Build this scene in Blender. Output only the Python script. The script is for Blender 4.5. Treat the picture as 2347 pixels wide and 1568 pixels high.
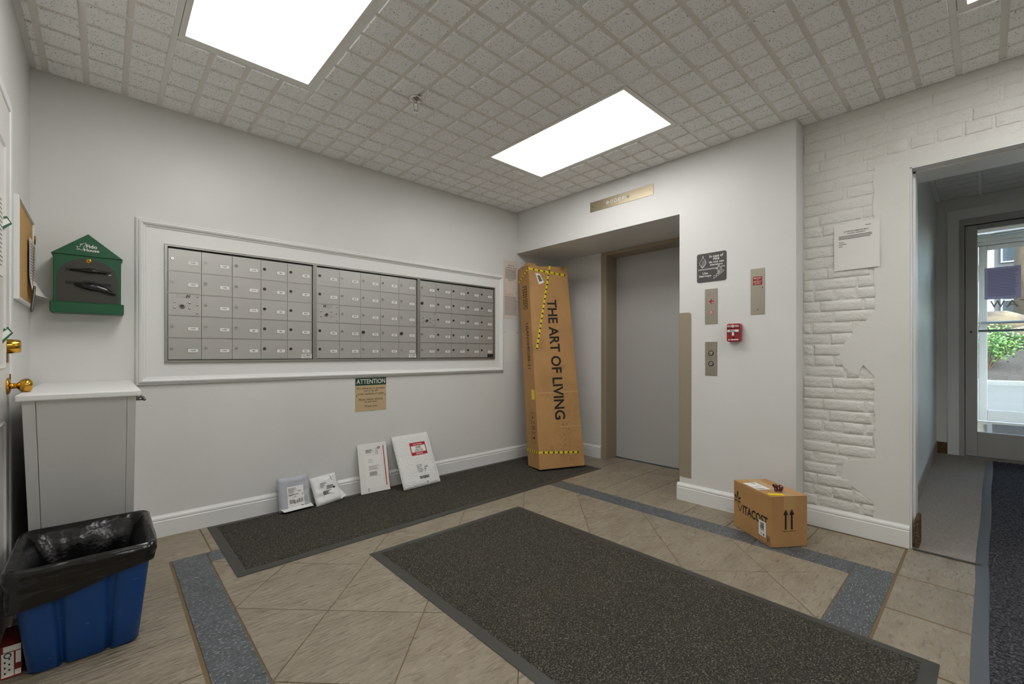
import bpy, bmesh, math, random
from mathutils import Vector, Matrix, noise as mnoise

random.seed(11)
for _o in list(bpy.data.objects):
    bpy.data.objects.remove(_o)
S = bpy.context.scene
COL = S.collection
R = math.radians

# ------------------------------------------------------------------ camera
FPX, W_PX, H_PX, HORIZON = 1008.19, 2347, 1568, 810.54
CAM = Vector((-3.132, -3.310, 1.08))
cam_d = bpy.data.cameras.new('camera')
cam_d.sensor_width = 36.0
cam_d.lens = FPX / W_PX * 36.0
cam_d.shift_y = (HORIZON - H_PX / 2) / W_PX
cam_d.clip_start = 0.02
cam = bpy.data.objects.new('camera', cam_d)
cam.location = CAM
cam.rotation_euler = (R(90), 0, R(-42.816))
COL.objects.link(cam)
S.camera = cam

# ------------------------------------------------------------------ world, sun, exposure
S.view_settings.view_transform = 'Standard'
S.view_settings.look = 'None'
S.view_settings.gamma = 1.0
S.view_settings.use_curve_mapping = False
S.view_settings.exposure = 0.0
PANEL_STRENGTH = 9.0
SKY_STRENGTH = 3.4
wd = bpy.data.worlds.new('sky')
S.world = wd
wd.use_nodes = True
wn = wd.node_tree
wn.nodes.clear()
_out = wn.nodes.new('ShaderNodeOutputWorld')
_bg = wn.nodes.new('ShaderNodeBackground')
_sky = wn.nodes.new('ShaderNodeTexSky')
_sky.sky_type = 'NISHITA'
_sky.sun_disc = False
_sky.sun_elevation = R(48)
_sky.sun_rotation = R(200)
_sky.dust_density = 3.5
_sky.ozone_density = 0.3
_bg.inputs['Strength'].default_value = SKY_STRENGTH
wn.links.new(_sky.outputs[0], _bg.inputs[0])
wn.links.new(_bg.outputs[0], _out.inputs[0])
sun_d = bpy.data.lights.new('sun', 'SUN')
sun_d.energy = 5.0
sun_d.angle = R(0.6)
sun_d.color = (1.0, 0.95, 0.87)
sun = bpy.data.objects.new('sun', sun_d)
sun.location = (12, -12, 18)
sun.rotation_euler = (R(40), 0, R(70))
COL.objects.link(sun)


# ------------------------------------------------------------------ materials
def lin(c):
    c = c / 255.0
    return c / 12.92 if c <= 0.04045 else ((c + 0.055) / 1.055) ** 2.4


def L(r, g, b):
    return (lin(r), lin(g), lin(b), 1.0)


MATS = {}


def mat(name, rgb, rough=0.6, metal=0.0, var=(), bump=(), rnd=0.0, spec=0.5, emis=None, obj=False, coat=0.0):
    """base colour + procedural colour layers (var) + procedural relief (bump)"""
    m = bpy.data.materials.new(name)
    m.use_nodes = True
    nt = m.node_tree
    nt.nodes.clear()
    N = nt.nodes.new
    lk = nt.links.new
    out = N('ShaderNodeOutputMaterial')
    p = N('ShaderNodeBsdfPrincipled')
    lk(p.outputs[0], out.inputs[0])
    p.inputs['Roughness'].default_value = rough
    p.inputs['Metallic'].default_value = metal
    p.inputs['Specular IOR Level'].default_value = spec
    p.inputs['Coat Weight'].default_value = coat
    base = N('ShaderNodeRGB')
    base.outputs[0].default_value = L(*rgb)
    col = base.outputs[0]
    if obj:
        pos = N('ShaderNodeTexCoord').outputs['Object']
    else:
        pos = N('ShaderNodeNewGeometry').outputs['Position']

    def tex(scale, stretch, kind, detail=3.0, rot=0.0):
        mp = N('ShaderNodeMapping')
        mp.inputs['Scale'].default_value = stretch
        mp.inputs['Rotation'].default_value = (0, 0, 0 if rot == 'piece' else rot)
        if rot == 'piece':            # every tile was cut and laid its own way round
            oi = N('ShaderNodeObjectInfo')
            ml = N('ShaderNodeMath')
            ml.operation = 'MULTIPLY'
            ml.inputs[1].default_value = 6.283
            cb = N('ShaderNodeCombineXYZ')
            lk(oi.outputs['Random'], ml.inputs[0])
            lk(ml.outputs[0], cb.inputs[2])
            lk(cb.outputs[0], mp.inputs['Rotation'])
        lk(pos, mp.inputs[0])
        if kind == 'noise':
            t = N('ShaderNodeTexNoise')
            t.inputs['Scale'].default_value = scale
            t.inputs['Detail'].default_value = detail
            lk(mp.outputs[0], t.inputs['Vector'])
            return t.outputs['Fac']
        if kind == 'voronoi':
            t = N('ShaderNodeTexVoronoi')
            t.inputs['Scale'].default_value = scale
            lk(mp.outputs[0], t.inputs['Vector'])
            return t.outputs['Distance']
        t = N('ShaderNodeTexWave')
        t.inputs['Scale'].default_value = scale
        t.inputs['Distortion'].default_value = 1.2
        t.inputs['Detail'].default_value = 2
        lk(mp.outputs[0], t.inputs['Vector'])
        return t.outputs['Fac']

    for v in var:
        f = tex(v['scale'], v.get('stretch', (1, 1, 1)), v.get('kind', 'noise'), v.get('detail', 3.0), v.get('rot', 0.0))
        rp = N('ShaderNodeMapRange')
        rp.inputs['From Min'].default_value = v['lo']
        rp.inputs['From Max'].default_value = v['hi']
        rp.inputs['To Max'].default_value = v.get('amt', 1.0)
        lk(f, rp.inputs['Value'])
        mx = N('ShaderNodeMix')
        mx.data_type = 'RGBA'
        lk(rp.outputs[0], mx.inputs['Factor'])
        lk(col, mx.inputs['A'])
        mx.inputs['B'].default_value = L(*v['col'])
        col = mx.outputs['Result']
    if rnd:
        oi = N('ShaderNodeObjectInfo')
        rp = N('ShaderNodeMapRange')
        rp.inputs['To Min'].default_value = 1 - rnd
        rp.inputs['To Max'].default_value = 1 + rnd
        lk(oi.outputs['Random'], rp.inputs['Value'])
        hs = N('ShaderNodeHueSaturation')
        lk(rp.outputs[0], hs.inputs['Value'])
        lk(col, hs.inputs['Color'])
        col = hs.outputs[0]
    lk(col, p.inputs['Base Color'])
    nrm = None
    for b in bump:
        f = tex(b['scale'], b.get('stretch', (1, 1, 1)), b.get('kind', 'noise'), b.get('detail', 3.0), b.get('rot', 0.0))
        bm = N('ShaderNodeBump')
        bm.inputs['Strength'].default_value = b.get('strength', 0.5)
        bm.inputs['Distance'].default_value = b.get('dist', 0.002)
        lk(f, bm.inputs['Height'])
        if nrm:
            lk(nrm, bm.inputs['Normal'])
        nrm = bm.outputs[0]
    if nrm:
        lk(nrm, p.inputs['Normal'])
    if emis:
        p.inputs['Emission Color'].default_value = L(*emis[0])
        p.inputs['Emission Strength'].default_value = emis[1]
    MATS[name] = m
    return m


def glass_mat(name, tint=(235, 240, 240)):
    m = bpy.data.materials.new(name)
    m.use_nodes = True
    nt = m.node_tree
    nt.nodes.clear()
    out = nt.nodes.new('ShaderNodeOutputMaterial')
    mx = nt.nodes.new('ShaderNodeMixShader')
    tr = nt.nodes.new('ShaderNodeBsdfTransparent')
    tr.inputs[0].default_value = L(*tint)
    gl = nt.nodes.new('ShaderNodeBsdfGlossy')
    gl.inputs['Roughness'].default_value = 0.02
    fr = nt.nodes.new('ShaderNodeFresnel')
    fr.inputs[0].default_value = 1.45
    nt.links.new(fr.outputs[0], mx.inputs[0])
    nt.links.new(tr.outputs[0], mx.inputs[1])
    nt.links.new(gl.outputs[0], mx.inputs[2])
    nt.links.new(mx.outputs[0], out.inputs[0])
    MATS[name] = m
    return m


PAINT = dict(var=[dict(col=(198, 197, 193), scale=1.3, lo=0.45, hi=0.75, amt=0.35)],
             bump=[dict(scale=60, strength=0.08, dist=0.002)])
mat('wall_paint', (221, 220, 216), 0.42, **PAINT)
mat('trim_paint', (228, 228, 225), 0.38, bump=[dict(scale=25, strength=0.05, dist=0.002)])
mat('worn_trim', (226, 226, 222), 0.45, var=[dict(col=(150, 140, 125), scale=9, lo=0.62, hi=0.75, amt=0.35, stretch=(1, 1, 3))])
mat('door_paint', (216, 214, 208), 0.35, bump=[dict(scale=30, strength=0.05, dist=0.002)])
mat('brick_paint', (219, 217, 210), 0.5, var=[dict(col=(204, 200, 188), scale=4, lo=0.5, hi=0.75, amt=0.4)],
    bump=[dict(scale=34, strength=0.8, dist=0.009, detail=5), dict(scale=110, strength=0.4, dist=0.003)])
mat('plaster_paint', (219, 217, 210), 0.5, var=[dict(col=(206, 203, 192), scale=3, lo=0.5, hi=0.8, amt=0.4)],
    bump=[dict(scale=55, strength=0.22, dist=0.002, detail=4), dict(scale=7, strength=0.3, dist=0.006)])
mat('ceiling_tile', (249, 248, 246), 0.85,
    var=[dict(col=(120, 112, 100), scale=210, lo=0.665, hi=0.70, detail=1.0, stretch=(1, 0.75, 1))],
    bump=[dict(scale=240, strength=0.08, dist=0.001)])
mat('ceiling_groove', (236, 231, 223), 0.85, bump=[dict(scale=260, strength=0.3, dist=0.001)])
mat('gap_dark', (96, 92, 86), 0.9)
mat('passage_tile', (228, 227, 224), 0.85, bump=[dict(scale=120, strength=0.6, dist=0.003)])
mat('steel_dark', (104, 103, 100), 0.3, metal=0.8)
mat('tee_metal', (238, 237, 233), 0.45)
mat('lamp_frame', (238, 235, 228), 0.5)
mat('diffuser', (250, 250, 248), 0.4, emis=((254, 254, 253), PANEL_STRENGTH))
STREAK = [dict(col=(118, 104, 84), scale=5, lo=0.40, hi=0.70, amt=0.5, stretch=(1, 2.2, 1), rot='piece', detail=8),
          dict(col=(88, 76, 60), scale=17, lo=0.57, hi=0.70, amt=0.6, stretch=(1, 3.2, 1), rot='piece', detail=10),  # dark streaks put the crevice shade of the relief into the colour
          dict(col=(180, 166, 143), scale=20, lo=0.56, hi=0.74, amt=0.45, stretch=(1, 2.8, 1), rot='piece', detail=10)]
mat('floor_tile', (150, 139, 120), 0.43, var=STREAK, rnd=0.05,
    bump=[dict(scale=17, strength=1.0, dist=0.018, stretch=(1, 3.2, 1), rot='piece', detail=10),
          dict(scale=9, strength=0.4, dist=0.012, detail=4)])
mat('grout', (116, 96, 68), 0.9, bump=[dict(scale=150, strength=0.3, dist=0.001)])
mat('border_tile', (72, 76, 79), 0.42, rnd=0.04,
    var=[dict(col=(98, 104, 108), scale=16, lo=0.45, hi=0.7, amt=0.6, stretch=(1, 2.2, 1), rot=R(30), detail=5),
         dict(col=(170, 178, 178), scale=72, lo=0.575, hi=0.66, amt=0.8, stretch=(1, 2.4, 1), rot=R(-35), detail=4),
         dict(col=(36, 38, 40), scale=48, lo=0.62, hi=0.70, amt=0.8, stretch=(1, 2.2, 1), rot=R(-25), detail=2)],
    bump=[dict(scale=60, strength=0.2, dist=0.002)])
mat('mat_pile', (62, 60, 54), 0.95, spec=0.1,
    var=[dict(col=(76, 70, 58), scale=3.2, lo=0.5, hi=0.72, amt=0.4),
         dict(col=(118, 113, 101), scale=170, lo=0.52, hi=0.66, amt=0.9, detail=3),
         dict(col=(26, 25, 22), scale=210, lo=0.53, hi=0.64, amt=0.9, detail=1)],
    bump=[dict(scale=170, strength=0.6, dist=0.003, detail=2)])
mat('mat_rubber', (60, 58, 53), 0.5, bump=[dict(scale=300, strength=0.1, dist=0.001)])
mat('runner_pile', (62, 62, 66), 0.95, spec=0.1,
    var=[dict(col=(108, 108, 112), scale=120, lo=0.5, hi=0.66, amt=0.8, detail=2),
         dict(col=(22, 22, 25), scale=85, lo=0.5, hi=0.64, amt=0.7, detail=1)],
    bump=[dict(scale=120, strength=1.0, dist=0.006, detail=2)])
mat('runner_rubber', (86, 89, 96), 0.33, spec=0.6)
mat('carpet', (158, 150, 141), 0.95, spec=0.1,
    var=[dict(col=(196, 188, 177), scale=260, lo=0.5, hi=0.66, amt=0.7, detail=2),
         dict(col=(112, 104, 96), scale=330, lo=0.5, hi=0.64, amt=0.7, detail=1)],
    bump=[dict(scale=280, strength=0.9, dist=0.004, detail=2)])
mat('carpet_brown', (92, 72, 52), 0.95, spec=0.1,
    var=[dict(col=(150, 118, 84), scale=190, lo=0.5, hi=0.62, amt=0.8),
         dict(col=(40, 28, 20), scale=240, lo=0.55, hi=0.66, amt=0.8)],
    bump=[dict(scale=190, strength=1.0, dist=0.004)])
mat('mailbox_metal', (184, 182, 177), 0.4, metal=0.5, rnd=0.03,
    bump=[dict(scale=120, strength=0.03, dist=0.001)])
mat('mailbox_frame', (176, 174, 167), 0.35, metal=0.8)
mat('mailbox_dark', (52, 50, 46), 0.6, metal=0.4)
mat('lock_metal', (206, 204, 198), 0.22, metal=1.0)
mat('lock_dark', (92, 86, 76), 0.3, metal=1.0)
mat('black', (14, 14, 14), 0.5)
mat('print_black', (30, 29, 28), 0.7)
mat('print_grey', (96, 94, 92), 0.7)
mat('white_card', (232, 231, 226), 0.6)
mat('paper', (226, 223, 216), 0.75)
mat('paper_warm', (218, 206, 194), 0.75)
mat('envelope', (228, 226, 220), 0.6, bump=[dict(scale=20, strength=0.2, dist=0.003)])
mat('bubble_wrap', (226, 226, 222), 0.35, bump=[dict(scale=95, strength=0.9, dist=0.005, kind='voronoi')])
mat('poly_white', (224, 225, 222), 0.35, bump=[dict(scale=22, strength=0.5, dist=0.006)])
mat('poly_grey', (176, 179, 185), 0.35, bump=[dict(scale=24, strength=0.55, dist=0.006, stretch=(1, 1, 1.6))])
mat('red_print', (176, 24, 34), 0.5)
mat('tan_sign', (198, 172, 134), 0.5)
mat('green_sign', (16, 62, 40), 0.5)
mat('green_plastic', (18, 84, 50), 0.38, bump=[dict(scale=160, strength=0.06, dist=0.001)])
mat('dark_panel', (56, 54, 48), 0.5, bump=[dict(scale=300, strength=0.1, dist=0.001)])
mat('bag_black', (9, 9, 9), 0.22, spec=0.6, bump=[dict(scale=30, strength=0.5, dist=0.006)])
mat('liner_black', (8, 8, 8), 0.24, spec=0.6,
    bump=[dict(scale=80, strength=0.22, dist=0.003, kind='voronoi'), dict(scale=11, strength=0.55, dist=0.012, stretch=(1, 1, 0.6), detail=2)])
mat('liner_outer', (9, 9, 8), 0.2, spec=0.6,
    bump=[dict(scale=13, strength=0.8, dist=0.016, stretch=(0.5, 0.5, 2.6), detail=1.5)])
mat('bin_blue', (6, 66, 132), 0.42,
    var=[dict(col=(120, 150, 190), scale=60, lo=0.76, hi=0.8, amt=0.8, stretch=(0.4, 1, 2.5), detail=1)],
    bump=[dict(scale=140, strength=0.05, dist=0.001)])
CARD_VAR = [dict(col=(150, 110, 66), scale=5, lo=0.4, hi=0.75, amt=0.45),
            dict(col=(196, 156, 108), scale=28, lo=0.6, hi=0.75, amt=0.35, stretch=(1, 1, 0.3))]
mat('cardboard', (184, 140, 90), 0.75, var=CARD_VAR, bump=[dict(scale=40, strength=0.08, dist=0.002)])
mat('cardboard_worn', (180, 137, 86), 0.75,
    var=CARD_VAR + [dict(col=(84, 60, 38), scale=7, lo=0.62, hi=0.78, amt=0.55, stretch=(1, 1, 0.5), detail=7)],
    bump=[dict(scale=14, strength=0.2, dist=0.005)])
mat('cardboard_pale', (206, 166, 116), 0.75)
mat('cardboard_scuff', (134, 98, 58), 0.8)
mat('parcel_tape', (190, 152, 104), 0.25)
mat('yellow_tape', (232, 204, 20), 0.4)
mat('yellow_label', (244, 208, 6), 0.5)
mat('ink_brown', (34, 26, 20), 0.8)
mat('taupe_metal', (156, 143, 122), 0.42, metal=0.1, bump=[dict(scale=120, strength=0.06, dist=0.001)])
mat('elevator_door', (186, 184, 182), 0.4, metal=0.15, bump=[dict(scale=80, strength=0.03, dist=0.001)])
mat('brushed_steel', (166, 158, 143), 0.38, metal=0.7,
    var=[dict(col=(140, 131, 115), scale=220, lo=0.4, hi=0.7, amt=0.3, stretch=(4, 4, 0.08))])
mat('brushed_bronze', (168, 155, 130), 0.36, metal=0.7,
    var=[dict(col=(138, 125, 102), scale=220, lo=0.4, hi=0.7, amt=0.35, stretch=(0.08, 0.08, 4))])
mat('sign_dark', (72, 70, 66), 0.6, bump=[dict(scale=350, strength=0.4, dist=0.001)])
mat('sign_white', (228, 226, 220), 0.6)
mat('alarm_red', (150, 10, 16), 0.32, coat=0.3)
mat('button_white', (222, 218, 208), 0.4)
mat('button_green', (160, 186, 160), 0.4)
mat('chrome', (210, 206, 200), 0.14, metal=1.0)
mat('brass', (206, 158, 62), 0.16, metal=1.0)
mat('brass_old', (140, 108, 52), 0.35, metal=1.0)
mat('cork', (196, 156, 96), 0.85, var=[dict(col=(150, 108, 58), scale=150, lo=0.55, hi=0.7, amt=0.6)],
    bump=[dict(scale=150, strength=0.3, dist=0.001)])
mat('pen_dark', (52, 48, 42), 0.3)
mat('wire', (150, 120, 70), 0.4, metal=0.8)
mat('green_card', (30, 96, 66), 0.5)
mat('aluminium', (178, 176, 173), 0.4, metal=0.15)
mat('white_alu', (168, 171, 176), 0.45)
mat('steel_bar', (176, 186, 196), 0.25, metal=0.9)
mat('notice_mauve', (138, 134, 170), 0.7)
mat('notice_ink', (118, 108, 146), 0.7)
mat('dark_letter', (58, 48, 34), 0.5)
mat('asphalt', (58, 56, 52), 0.9, var=[dict(col=(46, 45, 42), scale=30, lo=0.5, hi=0.7, amt=0.5)])
mat('concrete', (118, 116, 112), 0.9, bump=[dict(scale=60, strength=0.2, dist=0.003)])
mat('mulch', (36, 29, 23), 0.95, var=[dict(col=(70, 58, 46), scale=22, lo=0.55, hi=0.68, amt=0.8),
                                     dict(col=(40, 32, 26), scale=16, lo=0.55, hi=0.68, amt=0.8)],
    bump=[dict(scale=20, strength=1.0, dist=0.04)])
mat('leaf', (84, 124, 34), 0.5, rnd=0.1, var=[dict(col=(48, 84, 22), scale=5, lo=0.45, hi=0.6, amt=0.8)])
mat('bark', (96, 76, 56), 0.9, var=[dict(col=(70, 54, 40), scale=9, lo=0.5, hi=0.65, amt=0.7, stretch=(1, 1, 0.3))],
    bump=[dict(scale=14, strength=0.8, dist=0.02)])
mat('boulder', (88, 75, 57), 0.9, var=[dict(col=(48, 39, 30), scale=2.5, lo=0.45, hi=0.65, amt=0.8)],
    bump=[dict(scale=4, strength=0.7, dist=0.08)])
mat('clapboard', (92, 88, 86), 0.8)
mat('window_dark', (44, 50, 56), 0.15)
mat('house_trim', (172, 178, 182), 0.6)
mat('house_yellow', (156, 146, 108), 0.8)
mat('dark_red', (92, 10, 26), 0.18, coat=0.4)
mat('food_red', (112, 26, 22), 0.5)
glass_mat('door_glass')


def sheet_mat(name, rgb):
    m = mat(name, rgb, 0.8)
    nt = m.node_tree
    out = next(n for n in nt.nodes if n.type == 'OUTPUT_MATERIAL')
    pr = next(n for n in nt.nodes if n.type == 'BSDF_PRINCIPLED')
    tl = nt.nodes.new('ShaderNodeBsdfTranslucent')
    tl.inputs[0].default_value = L(*rgb)
    mx = nt.nodes.new('ShaderNodeMixShader')
    mx.inputs[0].default_value = 0.75
    nt.links.new(pr.outputs[0], mx.inputs[1])
    nt.links.new(tl.outputs[0], mx.inputs[2])
    nt.links.new(mx.outputs[0], out.inputs[0])


sheet_mat('notice_mauve', (214, 208, 226))


# ------------------------------------------------------------------ mesh building
def tag(o, label=None, cat=None, group=None, kind=None):
    if label:
        o['label'] = label
    if cat:
        o['category'] = cat
    if group:
        o['group'] = group
    if kind:
        o['kind'] = kind
    return o


def link(name, data, parent=None, loc=None):
    o = bpy.data.objects.new(name, data)
    COL.objects.link(o)
    if parent is not None:
        o.parent = parent
    if loc is not None:
        o.location = loc
    return o


def thing(name, label, cat, loc=(0, 0, 0), rot=(0, 0, 0), group=None):
    o = bpy.data.objects.new(name, None)
    o.empty_display_size = 0.05
    COL.objects.link(o)
    o.location = loc
    o.rotation_euler = rot
    return tag(o, label, cat, group)


_TXT = {}


def text_poly(body, bold=0.0):
    key = (body, bold)
    if key in _TXT:
        return _TXT[key]
    cu = bpy.data.curves.new('lettering', 'FONT')
    cu.body = body
    cu.size = 1.0
    cu.resolution_u = 3
    cu.offset = bold
    cu.fill_mode = 'FRONT'
    ob = bpy.data.objects.new('lettering', cu)
    COL.objects.link(ob)
    dg = bpy.context.evaluated_depsgraph_get()
    me = bpy.data.meshes.new_from_object(ob.evaluated_get(dg))
    vs = [(v.co.x, v.co.y) for v in me.vertices]
    fs = [tuple(f.vertices) for f in me.polygons]
    bpy.data.objects.remove(ob)
    bpy.data.curves.remove(cu)
    bpy.data.meshes.remove(me)
    if not vs:
        vs, fs = [(0, 0)], []
    x0 = min(v[0] for v in vs); x1 = max(v[0] for v in vs)
    y0 = min(v[1] for v in vs); y1 = max(v[1] for v in vs)
    vs = [((x - x0) / max(x1 - x0, 1e-6), (y - y0) / max(y1 - y0, 1e-6)) for x, y in vs]
    _TXT[key] = (vs, fs, (x1 - x0) / max(y1 - y0, 1e-6))
    return _TXT[key]


class MB:
    """collects geometry for ONE mesh object"""

    def __init__(self):
        self.v, self.f, self.m, self.mi, self.sm = [], [], [], 0, []
        self.smooth = False

    def add(self, vs, fs):
        n = len(self.v)
        self.v += [tuple(p) for p in vs]
        for f in fs:
            self.f.append(tuple(i + n for i in f))
            self.m.append(self.mi)
            self.sm.append(self.smooth)
        return self

    def box(self, lo, hi):
        (x0, y0, z0), (x1, y1, z1) = lo, hi
        x0, x1 = min(x0, x1), max(x0, x1); y0, y1 = min(y0, y1), max(y0, y1); z0, z1 = min(z0, z1), max(z0, z1)
        return self.add([(x0, y0, z0), (x1, y0, z0), (x1, y1, z0), (x0, y1, z0), (x0, y0, z1), (x1, y0, z1), (x1, y1, z1), (x0, y1, z1)],
                        [(0, 3, 2, 1), (4, 5, 6, 7), (0, 1, 5, 4), (1, 2, 6, 5), (2, 3, 7, 6), (3, 0, 4, 7)])

    def hexa(self, b, t):
        """b, t: 4 corners counter-clockwise seen from above"""
        return self.add(list(b) + list(t), [(3, 2, 1, 0), (4, 5, 6, 7), (0, 1, 5, 4), (1, 2, 6, 5), (2, 3, 7, 6), (3, 0, 4, 7)])

    def loft(self, rings, cap0=True, cap1=True, closed=True):
        n = len(rings[0])
        vs = [p for r in rings for p in r]
        fs = []
        for i in range(len(rings) - 1):
            for j in range(n if closed else n - 1):
                k = (j + 1) % n
                fs.append((i * n + j, i * n + k, (i + 1) * n + k, (i + 1) * n + j))
        if cap0:
            fs.append(tuple(reversed(range(n))))
        if cap1:
            fs.append(tuple(range((len(rings) - 1) * n, len(rings) * n)))
        return self.add(vs, fs)

    def prism(self, poly, mp0, mp1):
        """poly: 2D points counter-clockwise; mp0/mp1 map (u, v) to the two end faces"""
        return self.loft([[mp0(*p) for p in poly], [mp1(*p) for p in poly]])

    def lathe(self, prof, origin, axis, n=20, cap0=True, cap1=True):
        """prof: (radius, height) along axis"""
        a = Vector(axis).normalized()
        u = a.orthogonal().normalized()
        w = a.cross(u)
        o = Vector(origin)
        rings = []
        for r, hgt in prof:
            rings.append([o + a * hgt + (u * math.cos(2 * math.pi * k / n) + w * math.sin(2 * math.pi * k / n)) * r for k in range(n)])
        return self.loft(rings, cap0, cap1)

    def tube(self, pts, rad, n=8):
        pts = [Vector(p) for p in pts]
        rings = []
        up = None
        for i, p in enumerate(pts):
            d = (pts[min(i + 1, len(pts) - 1)] - pts[max(i - 1, 0)]).normalized()
            if up is None:
                up = d.orthogonal().normalized()
            up = (up - d * up.dot(d)).normalized()
            w = d.cross(up)
            r = rad[i] if isinstance(rad, (list, tuple)) else rad
            rings.append([p + (up * math.cos(2 * math.pi * k / n) + w * math.sin(2 * math.pi * k / n)) * r for k in range(n)])
        return self.loft(rings)

    # flat print: mp maps face coordinates (u, v) to a point
    def poly2(self, mp, pts):
        return self.add([mp(*p) for p in pts], [tuple(range(len(pts)))])

    def rect2(self, mp, u0, v0, u1, v1):
        return self.poly2(mp, [(u0, v0), (u1, v0), (u1, v1), (u0, v1)])

    def stroke2(self, mp, pts, w, closed=False):
        n = len(pts)
        for i in range(n if closed else n - 1):
            a, b = pts[i], pts[(i + 1) % n]
            dx, dy = b[0] - a[0], b[1] - a[1]
            l = math.hypot(dx, dy) or 1e-9
            nx, ny = -dy / l * w / 2, dx / l * w / 2
            ex, ey = dx / l * w * 0.3, dy / l * w * 0.3
            self.poly2(mp, [(a[0] - nx - ex, a[1] - ny - ey), (b[0] - nx + ex, b[1] - ny + ey), (b[0] + nx + ex, b[1] + ny + ey), (a[0] + nx - ex, a[1] + ny - ey)])
        return self

    def disc2(self, mp, cx, cy, r, r0=0.0, n=20, ry=None):
        ry = ry or r
        k = ry / r
        o = [(cx + r * math.cos(2 * math.pi * i / n), cy + ry * math.sin(2 * math.pi * i / n)) for i in range(n)]
        if r0 <= 0:
            return self.poly2(mp, o)
        q = [(cx + r0 * math.cos(2 * math.pi * i / n), cy + r0 * k * math.sin(2 * math.pi * i / n)) for i in range(n)]
        return self.add([mp(*p) for p in o + q], [(i, (i + 1) % n, n + (i + 1) % n, n + i) for i in range(n)])

    def text2(self, mp, body, u0, v0, u1, v1, rot=0, bold=0.0):
        """fit text into the face rectangle; rot 90 = reads downwards, 180 = upside down"""
        vs, fs, _ = text_poly(body, bold)
        out = []
        for x, y in vs:
            if rot == 0:
                u, v = x, y
            elif rot == 90:
                u, v = y, 1 - x
            elif rot == 180:
                u, v = 1 - x, 1 - y
            else:
                u, v = 1 - y, x
            out.append(mp(u0 + (u1 - u0) * u, v0 + (v1 - v0) * v))
        return self.add(out, fs)

    def lines2(self, mp, u0, v0, u1, v1, n, fill=0.35, ragged=0.2, rng=None):
        rng = rng or random
        st = (v1 - v0) / n
        for i in range(n):
            v = v1 - (i + 0.5) * st
            e = u1 - (u1 - u0) * rng.random() * ragged
            self.rect2(mp, u0, v - st * fill / 2, e, v + st * fill / 2)
        return self

    def barcode2(self, mp, u0, v0, u1, v1, n=26, rng=None):
        rng = rng or random
        u = u0
        st = (u1 - u0) / n
        while u < u1 - st * 0.5:
            w = st * rng.choice((0.3, 0.5, 0.8))
            self.rect2(mp, u, v0, min(u + w, u1), v1)
            u += w + st * rng.choice((0.35, 0.5, 0.8))
        return self

    def bevel(self, w, seg=2, angle=30):
        me = bpy.data.meshes.new('tmp')
        me.from_pydata(self.v, [], self.f)
        bm = bmesh.new()
        bm.from_mesh(me)
        for f, m, s in zip(bm.faces, self.m, self.sm):
            f.material_index = m
            f.smooth = s
        es = [e for e in bm.edges if len(e.link_faces) == 2 and e.calc_face_angle(0) > R(angle)]
        bmesh.ops.bevel(bm, geom=es, offset=w, segments=seg, affect='EDGES', profile=0.5, clamp_overlap=True)
        bm.verts.index_update()
        self.v = [tuple(v.co) for v in bm.verts]
        self.f = [tuple(v.index for v in f.verts) for f in bm.faces]
        self.m = [f.material_index for f in bm.faces]
        self.sm = [f.smooth for f in bm.faces]
        bm.free()
        bpy.data.meshes.remove(me)
        return self

    def mesh(self, name, mats, smooth=False, recalc=True):
        me = bpy.data.meshes.new(name)
        me.from_pydata(self.v, [], self.f)
        for m in (mats if isinstance(mats, (list, tuple)) else [mats]):
            me.materials.append(MATS[m])
        me.polygons.foreach_set('material_index', self.m)
        me.polygons.foreach_set('use_smooth', [bool(smooth or s) for s in self.sm])
        me.update()
        if recalc:
            bm = bmesh.new()
            bm.from_mesh(me)
            bmesh.ops.recalc_face_normals(bm, faces=bm.faces)
            bm.to_mesh(me)
            bm.free()
        return me

    def build(self, name, mats, parent=None, loc=None, smooth=False, recalc=True):
        return link(name, self.mesh(name, mats, smooth, recalc), parent, loc)


def box(name, lo, hi, m, parent=None, bev=0.0, seg=2):
    b = MB().box(lo, hi)
    if bev:
        b.bevel(bev, seg)
    return b.build(name, m, parent)


def front(off=0.0):
    """plaque frame: u right, v up, outwards is local -y"""
    return lambda u, v: (u, -off, v)


WALL_B = (0, 0, R(-90))     # things on walls that face -x : local x = world -y
WALL_C = (0, 0, R(90))      # things on the wall that faces +x


def structure(o):
    o['kind'] = 'structure'
    return o


# ------------------------------------------------------------------ the shell
CEIL = 2.54
X_L, X_BRICK = -3.41, 0.146
Y_FRONT = -5.4
Y_COR = -2.98            # left wall of the entrance passage
Y_COR2 = -4.85           # its other wall
Y_OPEN, Y_OPEN2, Z_OPEN = -3.022, -4.70, 2.11

wall_back = structure(box('wall_back', (X_L - 0.15, 0, -0.05), (1.2, 0.15, 2.75), 'wall_paint'))
# left wall with a door opening
b = MB()
b.box((X_L - 0.15, -0.69, -0.05), (X_L, 0, 2.75))
b.box((X_L - 0.15, -1.62, 2.035), (X_L, -0.69, 2.75))
b.box((X_L - 0.15, Y_FRONT - 0.15, -0.05), (X_L, -1.62, 2.75))
structure(b.build('wall_left', 'wall_paint'))
structure(box('wall_front', (X_L - 0.15, Y_FRONT - 0.15, -0.05), (0.5, Y_FRONT, 2.75), 'wall_paint'))
# elevator wall: soffit block, pier, recess back
b = MB()
b.box((0, -1.76, 2.115), (0.62, 0, 2.75))
b.box((0, -2.51, -0.05), (0.95, -1.76, 2.75))
b.box((0.62, -0.61, -0.05), (0.95, 0, 2.115))
b.box((0.62, -1.76, 2.115), (0.95, 0, 2.75))
b.box((0.62, -1.76, -0.05), (0.95, -1.67, 2.115))
wall_right = structure(b.build('wall_right', 'wall_paint'))

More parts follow.
